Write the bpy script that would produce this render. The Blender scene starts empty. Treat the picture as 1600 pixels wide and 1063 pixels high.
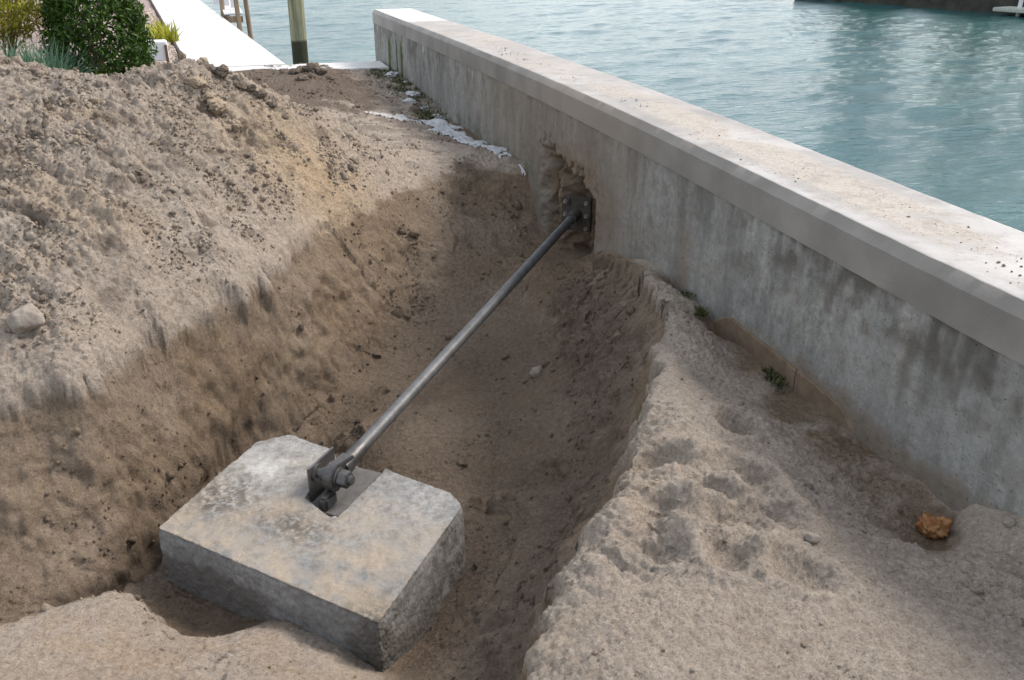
import bpy, bmesh, math, random
import numpy as np
from mathutils import Vector, Matrix

scene = bpy.context.scene
C = scene.collection
R = math.radians

# ------------------------------------------------------------------ camera
cam_data = bpy.data.cameras.new('camera')
cam = bpy.data.objects.new('camera', cam_data)
C.objects.link(cam)
cam.location = (0, 0, 1.7)
cam.rotation_euler = (R(90 - 24.618), 0, R(-17.988))
cam_data.sensor_width = 36.0
cam_data.lens = 31.5
cam_data.clip_start = 0.05
cam_data.clip_end = 3000
scene.camera = cam

# ------------------------------------------------------------------ light
SUN_EL, SUN_AZ = R(45), R(7)          # azimuth from +X (over the water) towards +Y
sd = Vector((math.cos(SUN_EL) * math.cos(SUN_AZ), math.cos(SUN_EL) * math.sin(SUN_AZ), math.sin(SUN_EL)))
world = bpy.data.worlds.new('World')
scene.world = world
world.use_nodes = True
wn = world.node_tree
wn.nodes.clear()
w_out = wn.nodes.new('ShaderNodeOutputWorld')
w_bg = wn.nodes.new('ShaderNodeBackground')
w_sky = wn.nodes.new('ShaderNodeTexSky')
w_sky.sky_type = 'NISHITA'
w_sky.sun_disc = False
w_sky.sun_elevation = SUN_EL
w_sky.sun_rotation = math.atan2(sd.x, sd.y)
w_sky.air_density = 1.0
w_sky.dust_density = 2.5
w_sky.ozone_density = 1.0
# thin broken cloud over the whole sky
w_tc = wn.nodes.new('ShaderNodeTexCoord')
w_map = wn.nodes.new('ShaderNodeMapping')
w_map.inputs['Scale'].default_value = (1, 1, 2.2)
w_noise = wn.nodes.new('ShaderNodeTexNoise')
w_noise.inputs['Scale'].default_value = 2.3
w_noise.inputs['Detail'].default_value = 7
w_noise.inputs['Roughness'].default_value = 0.55
w_ramp = wn.nodes.new('ShaderNodeMapRange')
w_ramp.inputs['From Min'].default_value = 0.42
w_ramp.inputs['From Max'].default_value = 0.62
w_ramp.inputs['To Min'].default_value = 0.25
w_ramp.inputs['To Max'].default_value = 0.85
w_mix = wn.nodes.new('ShaderNodeMix')
w_mix.data_type = 'RGBA'
w_mix.inputs[7].default_value = (13, 13.5, 13.9, 1)
wn.links.new(w_tc.outputs['Generated'], w_map.inputs[0])
wn.links.new(w_map.outputs[0], w_noise.inputs['Vector'])
wn.links.new(w_noise.outputs[0], w_ramp.inputs[0])
w_sep = wn.nodes.new('ShaderNodeSeparateXYZ')
w_low = wn.nodes.new('ShaderNodeMapRange')
w_low.interpolation_type = 'SMOOTHSTEP'
for k_, v_ in (('From Min', .10), ('From Max', .62), ('To Min', 1.0), ('To Max', .68)):
    w_low.inputs[k_].default_value = v_
w_mul = wn.nodes.new('ShaderNodeMath')
w_mul.operation = 'MULTIPLY'
wn.links.new(w_tc.outputs['Generated'], w_sep.inputs[0])
wn.links.new(w_sep.outputs[2], w_low.inputs[0])
wn.links.new(w_ramp.outputs[0], w_mul.inputs[0])
wn.links.new(w_low.outputs[0], w_mul.inputs[1])
wn.links.new(w_mul.outputs[0], w_mix.inputs[0])
wn.links.new(w_sky.outputs[0], w_mix.inputs[6])
wn.links.new(w_mix.outputs[2], w_bg.inputs[0])
w_bg.inputs[1].default_value = 0.13
wn.links.new(w_bg.outputs[0], w_out.inputs[0])

sun_data = bpy.data.lights.new('sun', 'SUN')
sun_data.energy = 2.9
sun_data.angle = R(18.0)
sun_data.color = (1.0, 0.93, 0.84)
sun = bpy.data.objects.new('sun', sun_data)
sun.rotation_euler = (-sd).to_track_quat('-Z', 'Y').to_euler()
sun.location = sd * 30
C.objects.link(sun)

scene.view_settings.view_transform = 'Standard'
scene.view_settings.look = 'None'
scene.view_settings.exposure = 0.38
scene.view_settings.gamma = 1.0
scene.view_settings.use_curve_mapping = False

# ------------------------------------------------------------------ helpers
rng = np.random.default_rng(7)
random.seed(7)
_perm = np.random.default_rng(11).permutation(256)
_perm = np.concatenate([_perm, _perm, _perm]).astype(np.int32)
_g = np.random.default_rng(12).normal(size=(256, 3))
_g /= np.linalg.norm(_g, axis=1)[:, None]
_g *= 1.5


def pn(P):
    """gradient noise, P (N,3) -> about -1..1"""
    I = np.floor(P).astype(np.int32)
    F = P - I
    U = F * F * F * (F * (F * 6 - 15) + 10)
    I &= 255
    out = 0
    for dx in (0, 1):
        wx = U[:, 0] if dx else 1 - U[:, 0]
        for dy in (0, 1):
            wy = U[:, 1] if dy else 1 - U[:, 1]
            for dz in (0, 1):
                wz = U[:, 2] if dz else 1 - U[:, 2]
                h = _perm[_perm[_perm[(I[:, 0] + dx) & 255] + ((I[:, 1] + dy) & 255)] + ((I[:, 2] + dz) & 255)]
                g = _g[h]
                out = out + wx * wy * wz * (g[:, 0] * (F[:, 0] - dx) + g[:, 1] * (F[:, 1] - dy) + g[:, 2] * (F[:, 2] - dz))
    return out


def fbm(P, f, octv=3, gain=0.5):
    o, a = 0, 1.0
    for i in range(octv):
        o = o + a * pn(P * f + 17.3 * i)
        f *= 2.03
        a *= gain
    return o


def billow(P, f, octv=2, gain=0.5):
    o, a = 0, 1.0
    for i in range(octv):
        o = o + a * (np.abs(pn(P * f + 31.7 * i)) * 2 - 0.5)
        f *= 2.07
        a *= gain
    return o


def sstep(a, b, x):
    t = np.clip((x - a) / (b - a), 0, 1)
    return t * t * (3 - 2 * t)


def np_mesh(name, V, F, mat=None, smooth=True, attrs=None):
    me = bpy.data.meshes.new(name)
    V = np.asarray(V, np.float32)
    F = np.asarray(F, np.int32)
    n, k = F.shape
    me.vertices.add(len(V))
    me.vertices.foreach_set('co', V.ravel())
    me.loops.add(n * k)
    me.loops.foreach_set('vertex_index', F.ravel())
    me.polygons.add(n)
    me.polygons.foreach_set('loop_start', np.arange(0, n * k, k, dtype=np.int32))
    me.polygons.foreach_set('loop_total', np.full(n, k, np.int32))
    me.update(calc_edges=True)
    me.validate()
    if smooth:
        me.polygons.foreach_set('use_smooth', np.ones(len(me.polygons), bool))
    for a, d in (attrs or {}).items():
        at = me.attributes.new(a, 'FLOAT', 'POINT')
        at.data.foreach_set('value', np.asarray(d, np.float32))
    if mat:
        me.materials.append(mat)
    return me


def grid_faces(nx, ny):
    a = np.arange(nx * ny).reshape(ny, nx)
    return np.stack([a[:-1, :-1], a[:-1, 1:], a[1:, 1:], a[1:, :-1]], -1).reshape(-1, 4)


def link(name, me, parent=None, label=None, cat=None, group=None, kind=None):
    o = bpy.data.objects.new(name, me)
    C.objects.link(o)
    if parent:
        o.parent = parent
    tag(o, label, cat, group, kind)
    return o


def tag(o, label=None, cat=None, group=None, kind=None):
    for k, v in (('label', label), ('category', cat), ('group', group), ('kind', kind)):
        if v:
            o[k] = v


def empty(name, loc, label, cat, group=None, rot=None):
    o = bpy.data.objects.new(name, None)
    C.objects.link(o)
    o.location = loc
    if rot is not None:
        o.rotation_euler = rot
    tag(o, label, cat, group)
    return o


def bm_obj(name, bm, mat, parent=None, smooth=False, bevel=0, **k):
    if bevel:
        bmesh.ops.bevel(bm, geom=list(bm.edges), offset=bevel, segments=2, affect='EDGES', clamp_overlap=True)
    bmesh.ops.recalc_face_normals(bm, faces=list(bm.faces))
    me = bpy.data.meshes.new(name)
    bm.to_mesh(me)
    bm.free()
    if smooth:
        for p in me.polygons:
            p.use_smooth = True
        try:
            me.set_sharp_from_angle(angle=R(35))
        except Exception:
            pass
    me.materials.append(mat)
    return link(name, me, parent, **k)


def box(bm, lo, hi, M=None):
    vs = [Vector((x, y, z)) for x in (lo[0], hi[0]) for y in (lo[1], hi[1]) for z in (lo[2], hi[2])]
    if M is not None:
        vs = [M @ v for v in vs]
    v = [bm.verts.new(q) for q in vs]
    for f in ((0, 1, 3, 2), (4, 6, 7, 5), (0, 4, 5, 1), (2, 3, 7, 6), (0, 2, 6, 4), (1, 5, 7, 3)):
        bm.faces.new([v[i] for i in f])


def cyl(bm, a, b, r0, r1=None, n=24, cap=True):
    r1 = r0 if r1 is None else r1
    a, b = Vector(a), Vector(b)
    q = (b - a).to_track_quat('Z', 'Y')
    A, B = [], []
    for i in range(n):
        t = 2 * math.pi * i / n
        d = q @ Vector((math.cos(t), math.sin(t), 0))
        A.append(bm.verts.new(a + d * r0))
        B.append(bm.verts.new(b + d * r1))
    for i in range(n):
        j = (i + 1) % n
        bm.faces.new((A[i], A[j], B[j], B[i]))
    if cap:
        bm.faces.new(A[::-1])
        bm.faces.new(B)


# ------------------------------------------------------------------ materials
class NT:
    def __init__(s, name):
        s.m = bpy.data.materials.new(name)
        s.m.use_nodes = True
        s.t = s.m.node_tree
        s.p = s.t.nodes['Principled BSDF']
        s.tc = s.t.nodes.new('ShaderNodeTexCoord')

    def n(s, kind, **inp):
        nd = s.t.nodes.new(kind)
        for k, v in inp.items():
            s.set(nd, k.replace('_', ' '), v)
        return nd

    def set(s, nd, k, v):
        sock = nd.inputs[int(k) if k.isdigit() else k]
        if isinstance(v, bpy.types.NodeSocket):
            s.t.links.new(v, sock)
        else:
            sock.default_value = v

    def coord(s, scale=(1, 1, 1), rot=(0, 0, 0)):
        mp = s.n('ShaderNodeMapping', Vector=s.tc.outputs['Object'])
        mp.inputs['Scale'].default_value = scale
        mp.inputs['Rotation'].default_value = rot
        return mp.outputs[0]

    def noise(s, scale, detail=4, rough=0.55, vec=None, dist=0):
        nd = s.n('ShaderNodeTexNoise', Vector=vec or s.tc.outputs['Object'], Scale=scale, Detail=detail, Roughness=rough, Distortion=dist)
        return nd.outputs[0]

    def vor(s, scale, vec=None, feature='F1'):
        nd = s.t.nodes.new('ShaderNodeTexVoronoi')
        nd.feature = feature
        s.set(nd, 'Vector', vec or s.tc.outputs['Object'])
        nd.inputs['Scale'].default_value = scale
        return nd.outputs['Distance']

    def rng(s, v, a, b, c=0.0, d=1.0):
        return s.n('ShaderNodeMapRange', **{'Value': v, 'From_Min': a, 'From_Max': b, 'To_Min': c, 'To_Max': d}).outputs[0]

    def mix(s, f, a, b, mode='MIX'):
        nd = s.t.nodes.new('ShaderNodeMix')
        nd.data_type = 'RGBA'
        nd.blend_type = mode
        for i, v in ((0, f), (6, a), (7, b)):
            if isinstance(v, bpy.types.NodeSocket):
                s.t.links.new(v, nd.inputs[i])
            elif i:
                nd.inputs[i].default_value = (*v, 1)
            else:
                nd.inputs[i].default_value = v
        return nd.outputs[2]

    def math(s, op, a, b=0.0):
        nd = s.t.nodes.new('ShaderNodeMath')
        nd.operation = op
        s.set(nd, '0', a)
        s.set(nd, '1', b)
        return nd.outputs[0]

    def attr(s, name):
        nd = s.t.nodes.new('ShaderNodeAttribute')
        nd.attribute_name = name
        return nd.outputs['Fac']

    def bump(s, h, dist, strength=1.0, prev=None):
        nd = s.n('ShaderNodeBump', Height=h, Distance=dist, Strength=strength)
        if prev is not None:
            s.t.links.new(prev, nd.inputs['Normal'])
        return nd.outputs[0]

    def done(s, color, rough=0.9, normal=None, metal=0.0, spec=None):
        s.set(s.p, 'Base Color', color if isinstance(color, bpy.types.NodeSocket) else (*color, 1))
        s.set(s.p, 'Roughness', rough)
        s.set(s.p, 'Metallic', metal)
        if spec is not None:
            s.set(s.p, 'Specular IOR Level', spec)
        if normal is not None:
            s.t.links.new(normal, s.p.inputs['Normal'])
        return s.m


def mat_soil():
    t = NT('soil')
    moist, tan, dark = t.attr('moist'), t.attr('tan'), t.attr('dark')
    n1 = t.noise(3.0, 5)
    n2 = t.noise(34, 6, 0.72)
    n3 = t.noise(210, 3, 0.65)
    n4 = t.noise(95, 4, 0.7)
    dry = t.mix(t.rng(n2, .3, .7), (.355, .293, .24), (.545, .472, .40))
    tanc = t.mix(t.rng(n2, .3, .7), (.41, .30, .195), (.54, .42, .295))
    wet_dark = t.mix(t.rng(n2, .3, .7), (.185, .136, .094), (.30, .226, .158))
    drk = t.mix(t.rng(n2, .3, .7), (.095, .071, .056), (.20, .155, .122))
    c = t.mix(tan, dry, tanc)
    c = t.mix(moist, c, wet_dark)
    c = t.mix(dark, c, drk)
    c = t.mix(t.rng(n1, .35, .7, 0, .4), c, t.mix(1.0, c, (.72, .70, .68), 'MULTIPLY'))
    c = t.mix(t.rng(n4, .51, .67, 0, .6), c, t.mix(1.0, c, (.45, .43, .42), 'MULTIPLY'))
    c = t.mix(t.rng(n3, .60, .70, 0, .6), c, (.05, .042, .036))
    c = t.mix(t.rng(n3, .38, .28, 0, .45), c, (.58, .53, .48))
    b = t.bump(t.noise(34, 7, .74), .030, .95)
    b = t.bump(t.vor(130), .004, .6, b)
    b = t.bump(t.noise(250, 3, .7), .0055, 1.0, b)
    return t.done(c, .95, b, spec=.12)


def mat_concrete_wall():
    t = NT('weathered_concrete')
    st = t.coord((7, 7, .7))
    streak = t.noise(1.0, 5, .6, st)
    n1, n2 = t.noise(1.6, 5), t.noise(30, 5, .7)
    c = t.mix(t.rng(n1, .35, .65), (.30, .292, .272), (.40, .388, .36))
    c = t.mix(t.rng(n2, .35, .66, 0, .6), c, (.17, .175, .17))
    c = t.mix(t.rng(t.noise(4.5, 7, .72, t.coord((1.3, 1.3, .4))), .45, .66, 0, .8), c, (.13, .13, .12))
    c = t.mix(t.rng(t.noise(2.1, 6, .7, t.coord((1.6, 1.6, .5))), .52, .70, 0, .6), c, (.37, .38, .38))
    c = t.mix(t.rng(t.noise(16, 6, .75), .55, .70, 0, .6), c, (.10, .10, .092))
    c = t.mix(t.rng(t.noise(150, 3, .7), .60, .70, 0, .6), c, (.07, .07, .065))
    c = t.mix(t.rng(t.noise(170, 3, .7), .63, .70, 0, .5), c, (.5, .5, .48))
    c = t.mix(t.rng(streak, .48, .72, 0, .5), c, (.15, .145, .135))
    c = t.mix(t.attr('drip'), c, (.085, .078, .068))
    c = t.mix(t.attr('brown'), c, t.mix(t.rng(n2, .3, .7), (.145, .108, .077), (.235, .187, .14)))
    c = t.mix(t.attr('moss'), c, t.mix(t.rng(n2, .3, .7), (.045, .06, .015), (.10, .12, .035)))
    c = t.mix(t.attr('efflo'), c, (.62, .62, .6))
    pit = t.vor(34)
    pm = t.math('MULTIPLY', t.rng(pit, .13, .07), t.rng(t.noise(9, 2), .5, .6))
    c = t.mix(t.math('MULTIPLY', pm, .75), c, (.07, .065, .06))
    b = t.bump(t.rng(pit, .07, .16), .006, .8)
    b = t.bump(t.noise(60, 6, .75), .012, .9, b)
    b = t.bump(t.noise(14, 5, .7), .012, .6, b)
    b = t.bump(t.noise(260, 2, .6), .002, .6, b)
    return t.done(c, .9, b, spec=.2)


def mat_cap():
    t = NT('cap_concrete')
    n1, n2 = t.noise(2.2, 5), t.noise(45, 5, .7)
    c = t.mix(t.rng(n1, .35, .65), (.31, .295, .285), (.43, .41, .395))
    c = t.mix(t.rng(n2, .4, .7, 0, .4), c, (.33, .315, .30))
    st = t.noise(1.0, 4, .6, t.coord((6, 6, 2.2)))
    c = t.mix(t.rng(st, .55, .72, 0, .35), c, (.25, .245, .24))
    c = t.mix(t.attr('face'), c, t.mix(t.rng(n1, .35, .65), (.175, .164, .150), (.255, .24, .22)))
    c = t.mix(t.attr('clean'), c, (.60, .59, .58))
    sandc = t.mix(t.rng(n2, .3, .7), (.335, .30, .265), (.45, .41, .37))
    c = t.mix(t.attr('sand'), c, sandc)
    sp = t.noise(120, 3, .6, t.coord((1, .55, 1)))
    sm = t.math('MULTIPLY', t.rng(sp, .60, .67), t.attr('speck'))
    c = t.mix(sm, c, (.07, .055, .04))
    c = t.mix(t.attr('gstain'), c, (.24, .23, .22))
    c = t.mix(t.math('MULTIPLY', t.rng(t.noise(9, 6, .7), .5, .68, 0, .55), t.math('SUBTRACT', 1.0, t.attr('face'))), c, (.25, .225, .20))
    c = t.mix(t.attr('brown'), c, (.26, .22, .18))
    pit = t.vor(40)
    pm = t.math('MULTIPLY', t.rng(pit, .11, .06), t.rng(t.noise(7, 2), .52, .62))
    c = t.mix(t.math('MULTIPLY', pm, .7), c, (.1, .095, .09))
    b = t.bump(t.noise(70, 5, .7), .004, .6)
    b = t.bump(t.noise(300, 2, .6), .0015, .6, b)
    return t.done(c, .88, b, spec=.2)


def mat_block():
    t = NT('anchor_concrete')
    n1, n2, n3 = t.noise(3.2, 5, .6), t.noise(28, 6, .72), t.noise(6.5, 4, .6)
    c = t.mix(t.rng(n1, .35, .65), (.285, .285, .28), (.40, .395, .385))
    c = t.mix(t.rng(n2, .42, .66, 0, .7), c, (.17, .155, .138))
    c = t.mix(t.math('MULTIPLY', t.attr('dust'), t.rng(n3, .36, .56)), c, t.mix(t.rng(n2, .3, .7), (.35, .285, .22), (.50, .425, .34)))
    c = t.mix(t.math('MULTIPLY', t.attr('white'), t.rng(n3, .4, .6)), c, (.56, .555, .54))
    c = t.mix(t.rng(t.noise(130, 4, .7), .60, .70, 0, .65), c, (.09, .08, .07))
    c = t.mix(t.rng(t.noise(11, 6, .75), .54, .68, 0, .3), c, (.19, .17, .15))
    c = t.mix(t.math('MULTIPLY', t.attr('grime'), t.rng(n2, .38, .55)), c, (.13, .115, .098))
    c = t.mix(t.attr('wet_dark'), c, t.mix(t.rng(n2, .3, .7), (.085, .075, .063), (.13, .115, .1)))  # damp band, mud and the painted shade of the right face
    b = t.bump(t.noise(42, 7, .78), .016, .95)
    b = t.bump(t.noise(240, 3, .6), .0025, .7, b)
    return t.done(c, .9, b, spec=.2)


def mat_steel(name, base, rough, rust=.4, metal=.75):
    t = NT(name)
    n1, n2 = t.noise(14, 5, .65), t.noise(90, 4, .7)
    c = t.mix(t.rng(n1, .35, .65), tuple(x * .75 for x in base), tuple(x * 1.2 for x in base))
    c = t.mix(t.rng(n2, .55, .72, 0, rust), c, (.15, .105, .075))
    r = t.rng(n2, .3, .7, rough - .08, rough + .15)
    b = t.bump(t.noise(140, 4, .7), .0012, .6)
    return t.done(c, r, b, metal=metal)


def mat_simple(name, a, b_, scale=12, rough=.85, bump=.003, bscale=80, spec=.3):
    t = NT(name)
    c = t.mix(t.rng(t.noise(scale, 5, .65), .33, .67), a, b_)
    return t.done(c, rough, t.bump(t.noise(bscale, 4, .7), bump, .8), spec=spec)


def mat_leaf(name, a, b_, trans=.25):
    t = NT(name)
    oi = t.attr('tone')
    c = t.mix(oi, a, b_)
    t.set(t.p, 'Transmission Weight', 0.0)
    m = t.done(c, .55, None, spec=.35)
    tr = t.t.nodes.new('ShaderNodeBsdfTranslucent')
    t.t.links.new(c, tr.inputs[0])
    mx = t.t.nodes.new('ShaderNodeMixShader')
    mx.inputs[0].default_value = trans
    out = t.t.nodes['Material Output']
    t.t.links.new(t.p.outputs[0], mx.inputs[1])
    t.t.links.new(tr.outputs[0], mx.inputs[2])
    t.t.links.new(mx.outputs[0], out.inputs[0])
    return m


def mat_wood(name, a, b_, stain_z=None):
    t = NT(name)
    g = t.noise(1.0, 5, .6, t.coord((22, 22, 1.2)))
    c = t.mix(t.rng(g, .32, .68), a, b_)
    c = t.mix(t.rng(t.noise(1.0, 3, .5, t.coord((60, 60, 2))), .6, .66, 0, .6), c, tuple(x * .45 for x in a))
    if stain_z is not None:
        sx = t.n('ShaderNodeSeparateXYZ', Vector=t.tc.outputs['Object']).outputs[2]
        z = t.math('ADD', sx, t.math('MULTIPLY', t.noise(9, 3), .08))
        c = t.mix(t.rng(z, stain_z + .06, stain_z + .02), c, t.mix(t.noise(20, 4), (.018, .02, .014), (.05, .05, .028)))
    return t.done(c, .85, t.bump(g, .006, .7), spec=.2)


def mat_water():
    t = NT('sea_water')
    n = t.noise(1.0, 5, .6, t.coord((2.6, 7.5, 1), (0, 0, R(-20))))
    n2 = t.noise(1.0, 4, .55, t.coord((8, 24, 1), (0, 0, R(-14))))
    b = t.bump(n, .045, .7)
    b = t.bump(n2, .009, .45, b)
    c = t.mix(t.rng(t.noise(.25, 3), .35, .65), (.014, .070, .074), (.026, .092, .094))
    m = t.done(c, .06, b, spec=.5)
    t.p.inputs['IOR'].default_value = 1.33
    return m


M_SOIL = mat_soil()
M_WALL = mat_concrete_wall()
M_CAP = mat_cap()
M_BLOCK = mat_block()
M_ROD = mat_steel('weathered_steel_rod', (.105, .108, .112), .50, .6, .35)
M_DARK = mat_steel('dark_forged_steel', (.10, .098, .098), .42, .35, .7)
M_PLATE = mat_steel('mill_steel_plate', (.15, .145, .145), .38, .4, .75)
M_BASE = mat_steel('dusty_steel_plate', (.13, .125, .12), .6, .5, .35)
M_DUSTY = mat_steel('muddy_steel', (.055, .048, .042), .75, .8, .15)
M_BRIGHT = mat_steel('zinc_bolt', (.24, .23, .215), .5, .6, .6)
M_WALK = mat_simple('white_walkway', (.48, .475, .465), (.62, .615, .605), 1.6, .9, .002, 90, .2)
M_FOOT = mat_simple('brown_footing', (.12, .085, .058), (.19, .14, .098), 14, .9, .004, 70, .2)
M_WATER = mat_water()
M_KERB = mat_simple('kerb_concrete', (.50, .49, .48), (.62, .61, .60), 5, .9, .003, 60, .2)

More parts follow.
